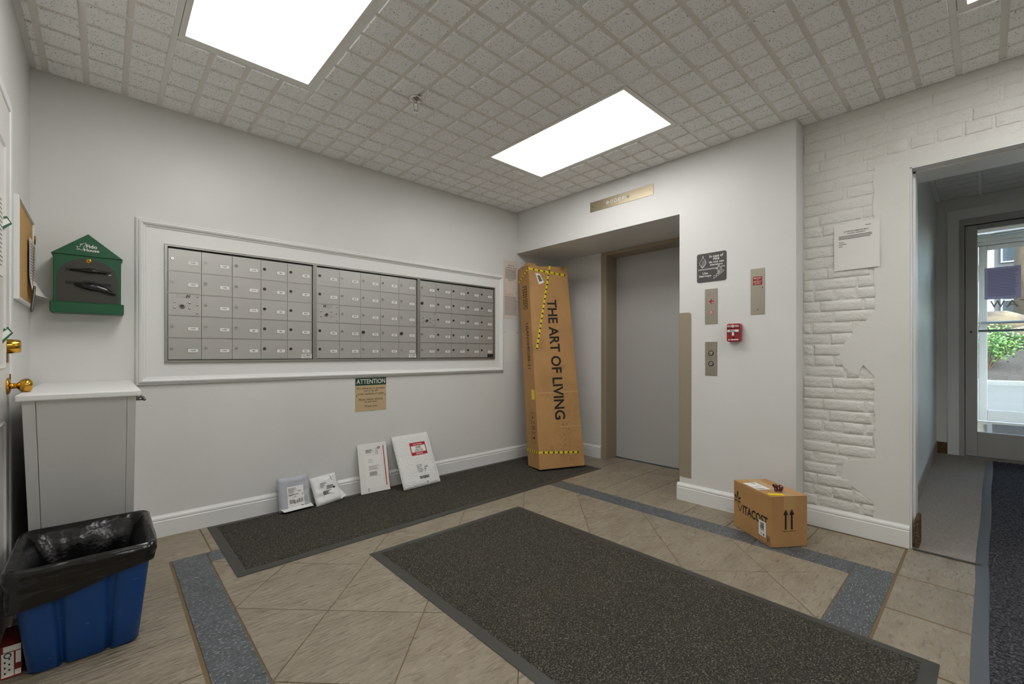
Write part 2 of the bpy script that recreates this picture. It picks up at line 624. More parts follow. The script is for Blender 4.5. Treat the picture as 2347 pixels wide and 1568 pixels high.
# brick wall: mortar bed, bricks, plaster
b = MB()
b.box((X_BRICK + 0.0055, Y_OPEN, -0.05), (0.46, -2.51, 2.75))
b.box((X_BRICK + 0.0055, Y_OPEN2, Z_OPEN), (0.46, Y_OPEN, 2.75))
b.box((X_BRICK + 0.008, Y_FRONT, -0.05), (0.46, Y_OPEN2, 2.75))
b.box((X_BRICK + 0.0022, -3.9, Z_OPEN), (X_BRICK + 0.006, Y_OPEN, 2.55))
b.box((X_BRICK + 0.0022, Y_OPEN, 1.84), (X_BRICK + 0.006, -2.5105, 2.55))
b.box((X_BRICK + 0.0035, -2.95, 0.0), (X_BRICK + 0.006, -2.5105, 1.84))
wall_brick = structure(b.build('wall_entrance', 'brick_paint'))

PATCH = [(-2.865, 2.165), (-2.862, 1.90), (-2.868, 1.36), (-2.868, 1.325), (-2.796, 1.243), (-2.718, 1.14), (-2.704, 1.068), (-2.726, .997),
         (-2.796, .955), (-2.812, 1.017), (-2.864, .949), (-2.868, .761), (-2.868, .479), (-2.726, .437), (-2.711, .318),
         (-2.768, .278), (-2.864, .222), (-2.868, .10)]


def in_patch(y, z):
    if y < -4.7 or z > 2.16:
        return False
    # plaster lies to the right (smaller y) of the ragged line
    for (ya, za), (yb, zb) in zip(PATCH[:-1], PATCH[1:]):
        if (za >= z >= zb) or (zb >= z >= za):
            t = 0 if abs(zb - za) < 1e-6 else (z - za) / (zb - za)
            if y < ya + (yb - ya) * t - 0.004:
                return True
    return False


def make_brick(y0, y1, z0, z1, soft, rng):
    """a brick with a lumpy painted face; front towards -x"""
    ny, nz = max(4, int((y1 - y0) / 0.018)), 5
    ph = rng.random() * 50
    proud = rng.uniform(-0.002, 0.0028)
    vs, fs = [], []
    eu, ev = 0.006 / (y1 - y0), 0.006 / (z1 - z0)
    us = [0.0] + [eu + (1 - 2 * eu) * k / (ny - 2) for k in range(ny - 1)] + [1.0]
    vv = [0.0] + [ev + (1 - 2 * ev) * k / (nz - 2) for k in range(nz - 1)] + [1.0]
    for j in range(nz + 1):
        for i in range(ny + 1):
            u, v = us[i], vv[j]
            y = y0 + (y1 - y0) * u + 0.003 * mnoise.noise((i * 1.7 + ph, j * 1.3, ph))
            z = z0 + (z1 - z0) * v + 0.0025 * mnoise.noise((i * 1.1, ph, j * 2.3))
            edge = i in (0, ny) or j in (0, nz)
            x = X_BRICK - proud * (1.0 if soft > 0.9 else 0.3) + soft * 0.003 * mnoise.noise((u * 5 + ph, v * 3, ph * 2))
            if edge:
                x += 0.0042 if soft > 0.9 else 0.0026
            vs.append((x, y, z))
    for j in range(nz):
        for i in range(ny):
            a = j * (ny + 1) + i
            fs.append((a, a + 1, a + ny + 2, a + ny + 1))
    rim = [i for i in range(ny + 1)] + [j * (ny + 1) + ny for j in range(1, nz + 1)] + \
          [nz * (ny + 1) + i for i in range(ny - 1, -1, -1)] + [j * (ny + 1) for j in range(nz - 1, 0, -1)]
    n0 = len(vs)
    for i in rim:
        vs.append((X_BRICK + 0.009, vs[i][1], vs[i][2]))
    for k in range(len(rim)):
        k2 = (k + 1) % len(rim)
        fs.append((rim[k], n0 + k, n0 + k2, rim[k2]))
    m = MB()
    m.smooth = True
    m.add(vs, fs)
    return m


rng = random.Random(5)
PITCH = 0.0672
for c in range(2, 37):
    z0 = 0.0 + c * PITCH - 0.004
    z1 = z0 + PITCH - (0.006 if z0 < 1.84 else 0.0045)
    if z1 > 2.535 or z0 < 0.12:
        continue
    header = c % 6 == 3
    ln = 0.105 if header else 0.212
    y = -2.513 + rng.uniform(0.0, ln) * (0.5 if c % 2 else 1.0)
    end = -2.92 if z0 < 2.15 else -3.9
    soft = 1.0 if z0 < 1.84 else 0.55
    while y > end:
        ya, yb = min(y, -2.513), y - ln + 0.009
        yb = max(yb, end - 0.1)
        y -= ln * rng.uniform(0.96, 1.04)
        if ya - yb < 0.03:
            continue
        zc = (z0 + z1) / 2
        if in_patch(ya - 0.02, zc):
            continue
        if in_patch(yb, zc):      # cut the brick where the plaster starts
            while in_patch(yb, zc) and yb < ya:
                yb += 0.006
            yb -= 0.02
        if ya - yb < 0.03:
            continue
        make_brick(yb, ya, z0, z1, soft, rng).build('brick', 'brick_paint', wall_brick)


def ragged(pts, step=0.03, amp=0.007):
    out = []
    for (ya, za), (yb, zb) in zip(pts[:-1], pts[1:]):
        n = max(1, int(math.hypot(yb - ya, zb - za) / step))
        for k in range(n):
            t = k / n
            out.append((ya + (yb - ya) * t + rng.uniform(-amp, amp), za + (zb - za) * t + rng.uniform(-amp, amp)))
    out.append(pts[-1])
    return out


line = ragged(PATCH)
poly = [(-3.9, 2.165)] + [(-3.9 + 0.05 * k, 2.165 + rng.uniform(-.006, .006)) for k in range(1, 20)] + line + \
       [(Y_OPEN + 0.001, 0.10), (Y_OPEN + 0.001, Z_OPEN + 0.001), (-3.9, Z_OPEN + 0.001)]
b = MB()
b.prism(poly, lambda u, v: (X_BRICK - 0.0035, u, v), lambda u, v: (X_BRICK + 0.0085, u, v))
b.build('plaster_patch', 'plaster_paint', wall_brick)

# passage shell (floor rises towards the street)
DX = 2.746


def ramp(x):
    return 0.0 if x < 0.2 else min(0.129, 0.129 * (x - 0.2) / (DX - 0.2))


structure(box('wall_passage', (0.46, Y_COR, -0.05), (DX + 0.15, Y_COR + 0.15, 2.75), 'wall_paint'))
structure(box('wall_passage_far', (0.46, Y_COR2 - 0.15, -0.05), (DX + 0.15, Y_COR2, 2.75), 'wall_paint'))
b = MB()
b.box((DX, -3.133, -0.05), (DX + 0.15, Y_COR, 2.75))
b.box((DX, -4.20, 2.33), (DX + 0.15, -3.133, 2.75))
b.box((DX, Y_COR2, -0.05), (DX + 0.15, -4.75, 2.75))
b.box((DX, -4.75, 2.33), (DX + 0.15, -4.20, 2.75))
b.box((DX, -4.75, -0.05), (DX + 0.15, -4.20, 0.35))
structure(b.build('wall_street', 'wall_paint'))
structure(MB().box((DX + 0.05, -4.75, 0.35), (DX + 0.06, -4.20, 2.33)).build('added_window_3', 'door_glass'))  # unseen sidelight, added to bring more daylight into the passage
b = MB()
xs = [0.146, 0.2] + [0.2 + (DX + 0.1 - 0.2) * k / 8 for k in range(1, 9)]
b.loft([[(x, Y_COR2, -0.08), (x, Y_COR, -0.08), (x, Y_COR, ramp(x) + 0.004), (x, Y_COR2, ramp(x) + 0.004)] for x in xs])
floor_passage = structure(b.build('floor_passage', 'carpet'))
# rubber nosing at the carpet edge
structure(box('trim_1', (0.128, Y_OPEN2, -0.001), (0.148, Y_OPEN - 0.012, 0.006), 'mat_rubber', bev=0.003))
# carpet skirting in the passage
b = MB()
b.loft([[(x, Y_COR - 0.008, ramp(x)), (x, Y_COR, ramp(x)), (x, Y_COR, ramp(x) + 0.115), (x, Y_COR - 0.008, ramp(x) + 0.115)] for x in xs if x > 0.4] )
structure(b.build('baseboard_passage', 'carpet'))
structure(box('baseboard_street', (DX - 0.008, -3.055, 0.12), (DX, Y_COR - 0.008, 0.235), 'carpet_brown'))

# vestibule beyond the inner door, and outer front
DX2 = 4.70
b = MB()
b.box((DX + 0.15, -3.06, -0.05), (DX2 + 0.1, -2.95, 2.9))
b.box((DX + 0.15, -5.45, -0.05), (DX2 + 0.1, -5.35, 0.55))
b.box((DX + 0.15, -5.45, 2.55), (DX2 + 0.1, -5.35, 2.9))
b.box((DX2, -5.45, 2.55), (DX2 + 0.1, -3.06, 2.9))
b.box((DX2, -5.35, -0.05), (DX2 + 0.1, -4.33, 0.5))
b.box((DX + 0.15, -5.45, 2.75), (DX2 + 0.1, -2.95, 2.9))
structure(b.build('wall_vestibule', 'trim_paint'))
for nm, lo, hi, ax in (('window_1', (DX2 + 0.04, -5.35, 0.5), (DX2 + 0.06, -4.33, 2.55), 1), ('window_2', (DX + 0.15, -5.41, 0.55), (DX2, -5.39, 2.55), 0)):
    w_ = structure(MB().box(lo, hi).build(nm, 'door_glass'))  # unseen vestibule glazing, added to let in more daylight
    for e in range(3):
        q = [list(lo), list(hi)]
        c_ = lo[ax] + (hi[ax] - lo[ax]) * e / 2
        q[0][ax], q[1][ax] = c_ - 0.025, c_ + 0.025
        q[0][1 - ax] -= 0.03
        q[1][1 - ax] += 0.03
        box('window_frame', q[0], q[1], 'white_alu', w_)
b = MB()
b.loft([[(x, -5.45, -0.08), (x, -2.95, -0.08), (x, -2.95, z), (x, -5.45, z)] for x, z in ((DX + 0.1, 0.133), (DX2 + 0.12, 0.26))])
structure(b.build('floor_vestibule', 'concrete'))

# ------------------------------------------------------------------ floor with its tiles
b = MB()
b.box((X_L - 0.1, Y_FRONT, -0.06), (0.146, 0.02, -0.0035))
b.box((0.14, -1.76, -0.06), (0.95, 0.02, -0.0035))
floor = structure(b.build('floor', 'grout'))


def clip_poly(poly, x0, x1, y0, y1):
    def cut(ps, f, inter):
        out = []
        for i in range(len(ps)):
            a, c = ps[i], ps[(i + 1) % len(ps)]
            if f(a):
                out.append(a)
                if not f(c):
                    out.append(inter(a, c))
            elif f(c):
                out.append(inter(a, c))
        return out

    def ix(xv):
        return lambda a, c: (xv, a[1] + (c[1] - a[1]) * (xv - a[0]) / (c[0] - a[0]))

    def iy(yv):
        return lambda a, c: (a[0] + (c[0] - a[0]) * (yv - a[1]) / (c[1] - a[1]), yv)
    for f, i in ((lambda p: p[0] >= x0, ix(x0)), (lambda p: p[0] <= x1, ix(x1)), (lambda p: p[1] >= y0, iy(y0)), (lambda p: p[1] <= y1, iy(y1))):
        poly = cut(poly, f, i)
        if len(poly) < 3:
            return []
    return poly


def floor_piece(name, poly, m):
    if len(poly) < 3:
        return
    ar = abs(sum(poly[i][0] * poly[(i + 1) % len(poly)][1] - poly[(i + 1) % len(poly)][0] * poly[i][1] for i in range(len(poly)))) / 2
    if ar < 0.0008:
        return
    cx = sum(p[0] for p in poly) / len(poly)
    cy = sum(p[1] for p in poly) / len(poly)
    dz = rng.uniform(-0.0006, 0.0)
    MB().prism([(x - cx, y - cy) for x, y in poly], lambda u, v: (u, v, -0.006), lambda u, v: (u, v, dz)).bevel(0.0012, 1, 60).build(name, m, floor, (cx, cy, 0))


def rect(x0, x1, y0, y1):
    return [(x0, y0), (x1, y0), (x1, y1), (x0, y1)]


G = 0.0035
BX0, BX1, BY0, BY1 = -2.877, -0.285, -3.006, -0.430      # dark border, outer
IX0, IX1, IY0, IY1 = -2.726, -0.442, -2.852, -0.570      # its inside
D = (IX1 - IX0) / 4
# diagonal field
for i in range(-1, 10):
    for j in range(-5, 6):
        cx = IX0 + D * 0.5 * (i + 0)
        cy = IY1 + D * 0.5 * (j)
        if (i + j) % 2 == 0:
            continue
        h = D / 2 - G * 0.71
        poly = [(cx + h, cy), (cx, cy + h), (cx - h, cy), (cx, cy - h)]
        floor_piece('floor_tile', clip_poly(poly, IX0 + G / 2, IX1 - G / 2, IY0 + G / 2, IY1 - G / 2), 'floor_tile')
    for j in range(-9, -5):
        cx = IX0 + D * 0.5 * i
        cy = IY1 + D * 0.5 * j
        if (i + j) % 2 == 0:
            continue
        h = D / 2 - G * 0.71
        poly = [(cx + h, cy), (cx, cy + h), (cx - h, cy), (cx, cy - h)]
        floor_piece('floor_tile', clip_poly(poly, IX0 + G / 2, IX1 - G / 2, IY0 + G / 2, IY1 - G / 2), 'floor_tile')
# border strips
YJ = [IY1, -0.865, -1.170, -1.475, -1.78, -2.09, -2.40, -2.70, IY0]
for a, c in zip(YJ[:-1], YJ[1:]):
    floor_piece('border_tile', rect(IX1 + 0.002, BX1 - 0.002, c + 0.0008, a - 0.0008), 'border_tile')
YJ = [BY1, -0.72, -1.03, -1.34, -1.65, -1.96, -2.27, -2.58, BY0]
for a, c in zip(YJ[:-1], YJ[1:]):
    floor_piece('border_tile', rect(BX0 + 0.003, IX0 - 0.004, c + 0.0008, a - 0.0008), 'border_tile')
XJ = [IX0, -2.42, -2.11, -1.80, -1.49, -1.18, -0.87, -0.57, BX1]
for a, c in zip(XJ[:-1], XJ[1:]):
    floor_piece('border_tile', rect(a + 0.0008, c - 0.0008, IY1 + 0.002, BY1 - 0.002), 'border_tile')
    floor_piece('border_tile', rect(a + 0.0008, c - 0.0008, BY0 + 0.003, IY0 - 0.003), 'border_tile')
# surrounding tiles
YL = [0.0, BY1, -0.820, -1.222, -1.512, -1.911, -2.199, -2.602, -3.006]
for a, c in zip(YL[:-1], YL[1:]):
    G = 0.0055
    xsplit = [X_L, -2.885] if a < -0.1 else [X_L, -3.11, -2.703]
    for x0, x1 in zip(xsplit[:-1], xsplit[1:]):
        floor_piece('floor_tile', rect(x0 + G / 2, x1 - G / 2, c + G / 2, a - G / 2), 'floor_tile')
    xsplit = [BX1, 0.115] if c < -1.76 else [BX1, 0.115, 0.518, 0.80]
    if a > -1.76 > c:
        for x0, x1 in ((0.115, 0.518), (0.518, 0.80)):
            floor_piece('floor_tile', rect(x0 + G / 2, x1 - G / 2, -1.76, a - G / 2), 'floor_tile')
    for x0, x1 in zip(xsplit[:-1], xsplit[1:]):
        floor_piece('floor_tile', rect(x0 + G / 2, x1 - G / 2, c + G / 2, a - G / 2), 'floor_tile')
xx = [-2.703, -2.30, -1.90, -1.495, -1.09, -0.688, BX1]
for x0, x1 in zip(xx[:-1], xx[1:]):
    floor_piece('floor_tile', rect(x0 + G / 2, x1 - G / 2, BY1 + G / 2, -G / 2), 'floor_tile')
xx = [X_L, -2.703, -2.30, -1.90, -1.495, -1.09, -0.688, -0.287, 0.142]
yy = [-3.010, -3.412, -3.815, -4.218, -4.62, -5.02, Y_FRONT]
for y1, y0 in zip(yy[:-1], yy[1:]):
    for x0, x1 in zip(xx[:-1], xx[1:]):
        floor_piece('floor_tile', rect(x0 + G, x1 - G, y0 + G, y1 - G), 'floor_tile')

# ------------------------------------------------------------------ ceiling
TX = [-2.897, -2.288, -1.677, -1.066, -0.456]
TY = [-0.771, -1.991, -3.211, -4.431]
b = MB()
b.box((X_L - 0.1, Y_FRONT, CEIL + 0.012), (0.16, 0.02, CEIL + 0.09))
ceiling = structure(b.build('ceiling', 'ceiling_groove'))
LIGHTS = [(-2.897, -0.771), (-1.066, -0.771), (-1.066, -3.211), (-2.897, -3.211)]
xb = [X_L] + TX + [X_BRICK]
yb_ = [0.0] + TY + [Y_FRONT]
P6 = 0.1525
fw = (math.sin(R(42.816)), math.cos(R(42.816)))
squares, panel_of = [], {}
panels = []
for i in range(len(xb) - 1):
    for j in range(len(yb_) - 1):
        x0, x1, y1, y0 = xb[i], xb[i + 1], yb_[j], yb_[j + 1]
        if any(abs(x0 - lx) < 0.01 and abs(y1 - ly) < 0.01 for lx, ly in LIGHTS):
            continue
        if i == len(xb) - 2:           # the last column is cut by the elevator wall
            cells = [(x0, 0.0, y0, y1)]
            if y0 < -2.51:
                cells.append((0.0, x1, y0, min(y1, -2.51)))
        else:
            cells = [(x0, x1, y0, y1)]
        for cxy in cells:
            t = MB().box((cxy[0] + 0.002, cxy[2] + 0.002, CEIL), (cxy[1] - 0.002, cxy[3] - 0.002, CEIL + 0.0125)).build('ceiling_tile', 'ceiling_groove', ceiling)
            ox = x0 if i > 0 else TX[0] - 0.61
            oy = y1 if j > 0 else TY[0] + 1.22
            oy_end = y0
            n = 0
            kx = 0
            while ox + kx * P6 < cxy[1] - 0.02 and kx < 5:
                ky = 0
                while oy - ky * P6 > cxy[2] + 0.02 and ky < 9:
                    a0 = max(ox + kx * P6 + 0.0125, cxy[0] + (0.022 if i == 0 else 0.0))
                    a1 = min(ox + (kx + 1) * P6 - 0.0125, cxy[1] - 0.006)
                    c1 = min(oy - ky * P6 - 0.0125, cxy[3] - 0.006)
                    c0 = max(oy - (ky + 1) * P6 + 0.0125, cxy[2] + 0.006)
                    if a1 - a0 > 0.02 and c1 - c0 > 0.02:
                        mx, my = (a0 + a1) / 2 - CAM.x, (c0 + c1) / 2 - CAM.y
                        Z = mx * fw[0] + my * fw[1]
                        X = mx * fw[1] - my * fw[0]
                        vis = Z > 0.3 and abs(X / Z) < 1.3 and 1.46 / Z < 0.86
                        squares.append((vis, Z, a0, a1, c0, c1, t))
                    ky += 1
                kx += 1
squares.sort(key=lambda s: (not s[0], s[1]))
_sqm = {}
rest = MB()


def square_mesh(w, d):
    key = (round(w, 3), round(d, 3))
    if key not in _sqm:
        e = 0.0025
        q = MB()
        q.loft([[(-w / 2, -d / 2, 0), (w / 2, -d / 2, 0), (w / 2, d / 2, 0), (-w / 2, d / 2, 0)],
                [(-w / 2, -d / 2, -0.0075), (w / 2, -d / 2, -0.0075), (w / 2, d / 2, -0.0075), (-w / 2, d / 2, -0.0075)],
                [(-w / 2 + e, -d / 2 + e, -0.0095), (w / 2 - e, -d / 2 + e, -0.0095), (w / 2 - e, d / 2 - e, -0.0095), (-w / 2 + e, d / 2 - e, -0.0095)]], cap0=False)
        _sqm[key] = q.mesh('raised_square', 'ceiling_tile')
    return _sqm[key]


for k, (vis, Z, a0, a1, c0, c1, t) in enumerate(squares):
    if k < 300 and vis:
        link('raised_square', square_mesh(a1 - a0, c1 - c0), t, ((a0 + a1) / 2, (c0 + c1) / 2, CEIL))
    else:
        rest.box((a0, c0, CEIL - 0.0095), (a1, c1, CEIL))
rest.build('raised_squares_beyond', 'ceiling_tile', ceiling)['kind'] = 'stuff'
# exposed tee grid and wall angle
for x in TX:
    box('tee_bar', (x - 0.012, Y_FRONT, CEIL - 0.0015), (x + 0.012, 0, CEIL + 0.004), 'tee_metal', ceiling)
for y in TY:
    for x0, x1 in zip(xb[:-1], xb[1:]):
        xe = 0.0 if (x1 > 0 and y > -2.51) else x1
        box('cross_tee', (x0 + 0.012, y - 0.012, CEIL - 0.0012), (xe - 0.012, y + 0.012, CEIL + 0.004), 'tee_metal', ceiling)
AW = 0.021
for nm, lo, hi in (('wall_angle', (X_L, -AW, CEIL - 0.003), (0, 0, CEIL + 0.004)),
                   ('wall_angle', (-AW, -2.51, CEIL - 0.003), (0, -AW, CEIL + 0.004)),
                   ('wall_angle', (-AW, -2.51 - AW, CEIL - 0.003), (X_BRICK, -2.51, CEIL + 0.004)),
                   ('wall_angle', (X_BRICK - AW, Y_FRONT, CEIL - 0.003), (X_BRICK, -2.51 - AW, CEIL + 0.004)),
                   ('wall_angle', (X_L, Y_FRONT, CEIL - 0.003), (X_L + AW, -AW, CEIL + 0.004))):
    box(nm, lo, hi, 'tee_metal', ceiling)
# passage ceiling with smaller boards
b = MB()
b.box((0.45, Y_COR2, CEIL + 0.012), (DX + 0.1, Y_COR, CEIL + 0.09))
cp = structure(b.build('ceiling_passage', 'gap_dark'))
ty2 = [Y_COR - 0.02, Y_COR - 0.02 - 0.27] + [Y_COR - 0.29 - 0.305 * k for k in range(1, 6)]
k = 0
xk = 0.47
while xk < DX - 0.05:
    for ya, yb2 in zip(ty2[:-1], ty2[1:]):
        box('ceiling_strip', (xk + 0.004, max(yb2, Y_COR2) + 0.012, CEIL - 0.006), (min(xk + 0.146, DX - 0.003), ya - 0.012, CEIL + 0.0125), 'passage_tile', cp)
    xk += 0.15
for k, ya in enumerate(ty2[1:-1]):
    box('tee_bar', (0.46, ya - (0.017 if k % 2 else 0.011), CEIL - 0.0075), (DX, ya + (0.017 if k % 2 else 0.011), CEIL + 0.0125), 'tee_metal', cp)
box('wall_angle', (0.46, Y_COR - 0.03, CEIL - 0.008), (DX, Y_COR, CEIL + 0.0125), 'tee_metal', cp)

# ------------------------------------------------------------------ troffer lights
LLAB = ['recessed fluorescent ceiling light above the mailboxes, nearest the left wall',
        'recessed fluorescent ceiling light in front of the elevator',
        'recessed fluorescent ceiling light near the passage to the entrance',
        'recessed fluorescent ceiling light above the near left corner']
for (lx, ly), lab in zip(LIGHTS, LLAB):
    t = thing('ceiling_light', lab, 'light', (lx + 0.305, ly - 0.61, CEIL), group='recessed ceiling lights')
    b = MB()
    W2, D2, w2, d2 = 0.291, 0.596, 0.268, 0.566
    for sgn in (-1, 1):
        b.box((sgn * W2, -D2, -0.004), (sgn * w2, D2, 0.012))
        b.box((-w2, sgn * D2, -0.004), (w2, sgn * d2, 0.012))
    b.build('frame', 'lamp_frame', t)
    MB().box((-w2, -d2, 0.002), (w2, d2, 0.011)).build('diffuser', 'diffuser', t)


# ------------------------------------------------------------------ baseboards and trim
BB = [(0, 0), (0.015, 0), (0.0155, 0.092), (0.012, 0.097), (0.0145, 0.103), (0.0125, 0.113), (0.006, 0.121), (0.004, 0.126), (0, 0.128)]


def baseboard(name, a, c, out, m='trim_paint', z=0.0):
    """a -> c along the wall, out = unit vector into the room"""
    A, C, O = Vector((a[0], a[1], z)), Vector((c[0], c[1], z)), Vector((out[0], out[1], 0))
    r = lambda P: [P + O * d + Vector((0, 0, h)) for d, h in BB]
    return structure(MB().loft([r(A), r(C)]).build(name, m))


baseboard('baseboard_back', (X_L, 0), (0.62, 0), (0, -1))
baseboard('baseboard_left', (X_L, -0.62), (X_L, 0), (1, 0))
baseboard('baseboard_recess', (0.62, 0), (0.62, -0.608), (-1, 0))
baseboard('baseboard_right', (0, -1.745), (0, -2.527), (-1, 0), 'worn_trim')
baseboard('baseboard_pier', (0, -1.76), (0.62, -1.76), (0, 1))
baseboard('baseboard_return', (0, -2.51), (X_BRICK, -2.51), (0, -1))
baseboard('baseboard_entrance', (X_BRICK, -2.51), (X_BRICK, Y_OPEN + 0.002), (-1, 0), 'worn_trim')
baseboard('baseboard_entrance_far', (X_BRICK, Y_OPEN2), (X_BRICK, Y_FRONT), (-1, 0), 'worn_trim')


def sweep_frame(x0, x1, z0, z1, prof, mp):
    """mitred frame: prof = (inset, proud) pairs"""
    b = MB()
    rings = []
    for d, p in prof:
        rings.append([mp(x0 + d, z0 + d, p), mp(x1 - d, z0 + d, p), mp(x1 - d, z1 - d, p), mp(x0 + d, z1 - d, p)])
    return b.loft(rings, False, False)


# surround of the mailboxes: moulding frame and flat board
tr = structure(sweep_frame(-3.003, -0.191, 0.896, 1.862,
                           [(0, 0), (0, 0.010), (0.006, 0.016), (0.012, 0.014), (0.015, 0.024), (0.024, 0.028), (0.033, 0.022), (0.036, 0.014), (0.043, 0.012), (0.048, 0.006)],
                           lambda u, v, p: (u, -p, v)).build('trim_2', 'trim_paint'))
b = MB()
FX0, FX1, FZ0, FZ1 = -2.872, -0.308, 1.026, 1.731
for lo, hi in (((-2.965, 0.934), (FX0, 1.824)), ((FX1, 0.934), (-0.229, 1.824)), ((FX0, 0.934), (FX1, FZ0)), ((FX0, FZ1), (FX1, 1.824))):
    b.box((lo[0], -0.006, lo[1]), (hi[0], 0, hi[1]))
b.build('surround_board', 'trim_paint', tr)

# steel frame of the opening in the brick wall
b = MB()
PX = [(X_BRICK - 0.004, 0.0), (X_BRICK - 0.004, -0.006), (0.215, -0.006), (0.215, -0.016), (0.29, -0.016), (0.29, -0.006), (0.462, -0.006), (0.462, 0.0)]
zt = Z_OPEN
def jamb(y, s, z):
    return [(x, y + s * d, z) for x, d in PX]
b.loft([jamb(Y_OPEN, 1, 0.0), jamb(Y_OPEN, 1, zt)])
b.loft([jamb(Y_OPEN2, -1, 0.0), jamb(Y_OPEN2, -1, zt)])
b.loft([[(x, Y_OPEN, zt + d) for x, d in PX], [(x, Y_OPEN2, zt + d) for x, d in PX]])
structure(b.build('trim_3', 'trim_paint'))
tag(box('carpet_skirting_end', (0.160, Y_OPEN - 0.034, 0.004), (0.30, Y_OPEN - 0.0165, 0.165), 'carpet_brown', bev=0.004),
    'short brown carpet skirting piece at the foot of the passage opening', 'skirting')

# ------------------------------------------------------------------ elevator
d2_ = thing('door_2', None, None, (0.80, -1.14, 0))
structure(d2_)
MB().box((0.0, -0.465, 0.008), (0.04, 0.465, 2.078)).build('door_panel', 'elevator_door', d2_)
b = MB()
b.box((-0.18, 0.465, 0), (0.0, 0.53, 2.115)); b.box((0, 0.465, 0), (0.05, 0.53, 2.115))
b.box((-0.18, -0.53, 0), (0.05, -0.465, 2.115))
b.box((-0.18, -0.465, 2.078), (0.05, 0.465, 2.115))
b.bevel(0.002, 1)
b.build('door_frame', 'taupe_metal', d2_)
MB().box((-0.02, -0.465, -0.004), (0.05, 0.465, 0.003)).build('sill', 'mailbox_dark', d2_)

gp = thing('corner_guard', 'tall taupe metal corner guard plate beside the elevator', 'guard plate', (0, -1.76, 0.172), WALL_B)
b = MB()
r = 0.02
poly = [(-0.001, 0.0), (0.089, 0.0), (0.089, 1.208 - r)] + [(0.089 - r + r * math.cos(R(a)), 1.208 - r + r * math.sin(R(a))) for a in (30, 60, 90)] + [(-0.001, 1.208)]
b.prism(poly, lambda u, v: (u, -0.0025, v), lambda u, v: (u, -0.0002, v))
b.box((-0.0025, -0.0025, 0), (-0.0002, 0.09, 1.208))
b.build('plate', 'taupe_metal', gp)
for z in (0.03, 0.40, 0.78, 1.18):
    MB().lathe([(0.004, 0), (0.003, 0.0015)], (0.078, -0.0025, z), (0, -1, 0), 8).build('screw', 'lock_metal', gp)

# floor indicator above the elevator
t = thing('floor_indicator', 'long brushed metal floor indicator plate above the elevator opening', 'indicator', (0, -1.2455, 2.317), WALL_B)
MB().box((-0.3035, -0.003, 0), (0.3035, -0.0002, 0.086)).bevel(0.001, 1).build('plate', 'brushed_bronze', t)
for k, ch in enumerate(('v', '1', 'M', '2', '3', '^')):
    cx = -0.121 + k * 0.0395
    o = MB().lathe([(0.0145, 0), (0.0145, 0.0015), (0.0125, 0.0015), (0.0125, 0.003)], (cx, -0.003, 0.044), (0, -1, 0), 20)
    o = o.build('indicator_lens', 'button_green' if k == 5 else 'button_white', t)
    p = MB()
    mp = front(0.0064)
    if ch in 'v^':
        s = 1 if ch == '^' else -1
        p.stroke2(mp, [(cx - 0.005, 0.044 - s * 0.005), (cx, 0.044 + s * 0.006), (cx + 0.005, 0.044 - s * 0.005)], 0.0018, True)
    else:
        p.text2(mp, ch, cx - 0.0035 - 0.002 * (ch == 'M'), 0.037, cx + 0.0035 + 0.002 * (ch == 'M'), 0.051, bold=0.02)
    p.build('numeral', 'print_black', o)
for u, v in ((-0.275, 0.043), (0.275, 0.043), (-0.02, 0.072), (-0.02, 0.016)):
    MB().lathe([(0.0038, 0), (0.003, 0.0015)], (u, -0.003, v), (0, -1, 0), 8).build('screw', 'lock_dark', t)

# fire warning sign
t = thing('fire_sign', 'dark square sign with white flame and stair figure about not using elevators', 'sign', (0, -1.994, 1.588), WALL_B)
b = MB()
def rrect(u0, v0, u1, v1, r, n=4):
    pts = []
    for cx, cy, a0 in ((u1 - r, v0 + r, -90), (u1 - r, v1 - r, 0), (u0 + r, v1 - r, 90), (u0 + r, v0 + r, 180)):
        pts += [(cx + r * math.cos(R(a0 + 90 * k / n)), cy + r * math.sin(R(a0 + 90 * k / n))) for k in range(n + 1)]
    return pts
b.prism(rrect(-0.1015, 0, 0.1015, 0.202, 0.012), lambda u, v: (u, -0.004, v), lambda u, v: (u, -0.0002, v))
b.build('plate', 'sign_dark', t)
mp = front(0.0045)
b = MB()
b.text2(mp, 'In case of', -0.012, 0.166, 0.082, 0.186, bold=0.015)
b.text2(mp, 'FIRE', 0.014, 0.148, 0.056, 0.161, bold=0.02)
b.text2(mp, 'do not use', -0.016, 0.128, 0.086, 0.143, bold=0.015)
b.text2(mp, 'elevators', -0.008, 0.110, 0.078, 0.123, bold=0.015)
b.build('lettering', 'sign_white', t)
b = MB()
b.text2(mp, 'Use', -0.060, 0.054, -0.024, 0.070, bold=0.015)
b.text2(mp, 'Stairways', -0.086, 0.031, 0.000, 0.050, bold=0.015)
b.build('lettering', 'sign_white', t)
b = MB()
b.rect2(mp, -0.092, 0.0905, 0.045, 0.0925); b.rect2(mp, -0.092, 0.0855, 0.045, 0.0875)
b.rect2(mp, 0.066, 0.0985, 0.093, 0.1005); b.rect2(mp, 0.066, 0.0935, 0.093, 0.0955)
fl = [(-0.062, 0.100), (-0.080, 0.122), (-0.082, 0.142), (-0.066, 0.160), (-0.058, 0.186), (-0.052, 0.165), (-0.040, 0.152), (-0.036, 0.135), (-0.046, 0.115)]
b.stroke2(mp, fl, 0.0022, True)
for o in (0.0, 0.010, 0.020):
    b.stroke2(mp, [(-0.064 + o * 0.3, 0.104), (-0.068 + o, 0.120), (-0.060 + o, 0.136), (-0.055 + o * 0.8, 0.152)], 0.0018)
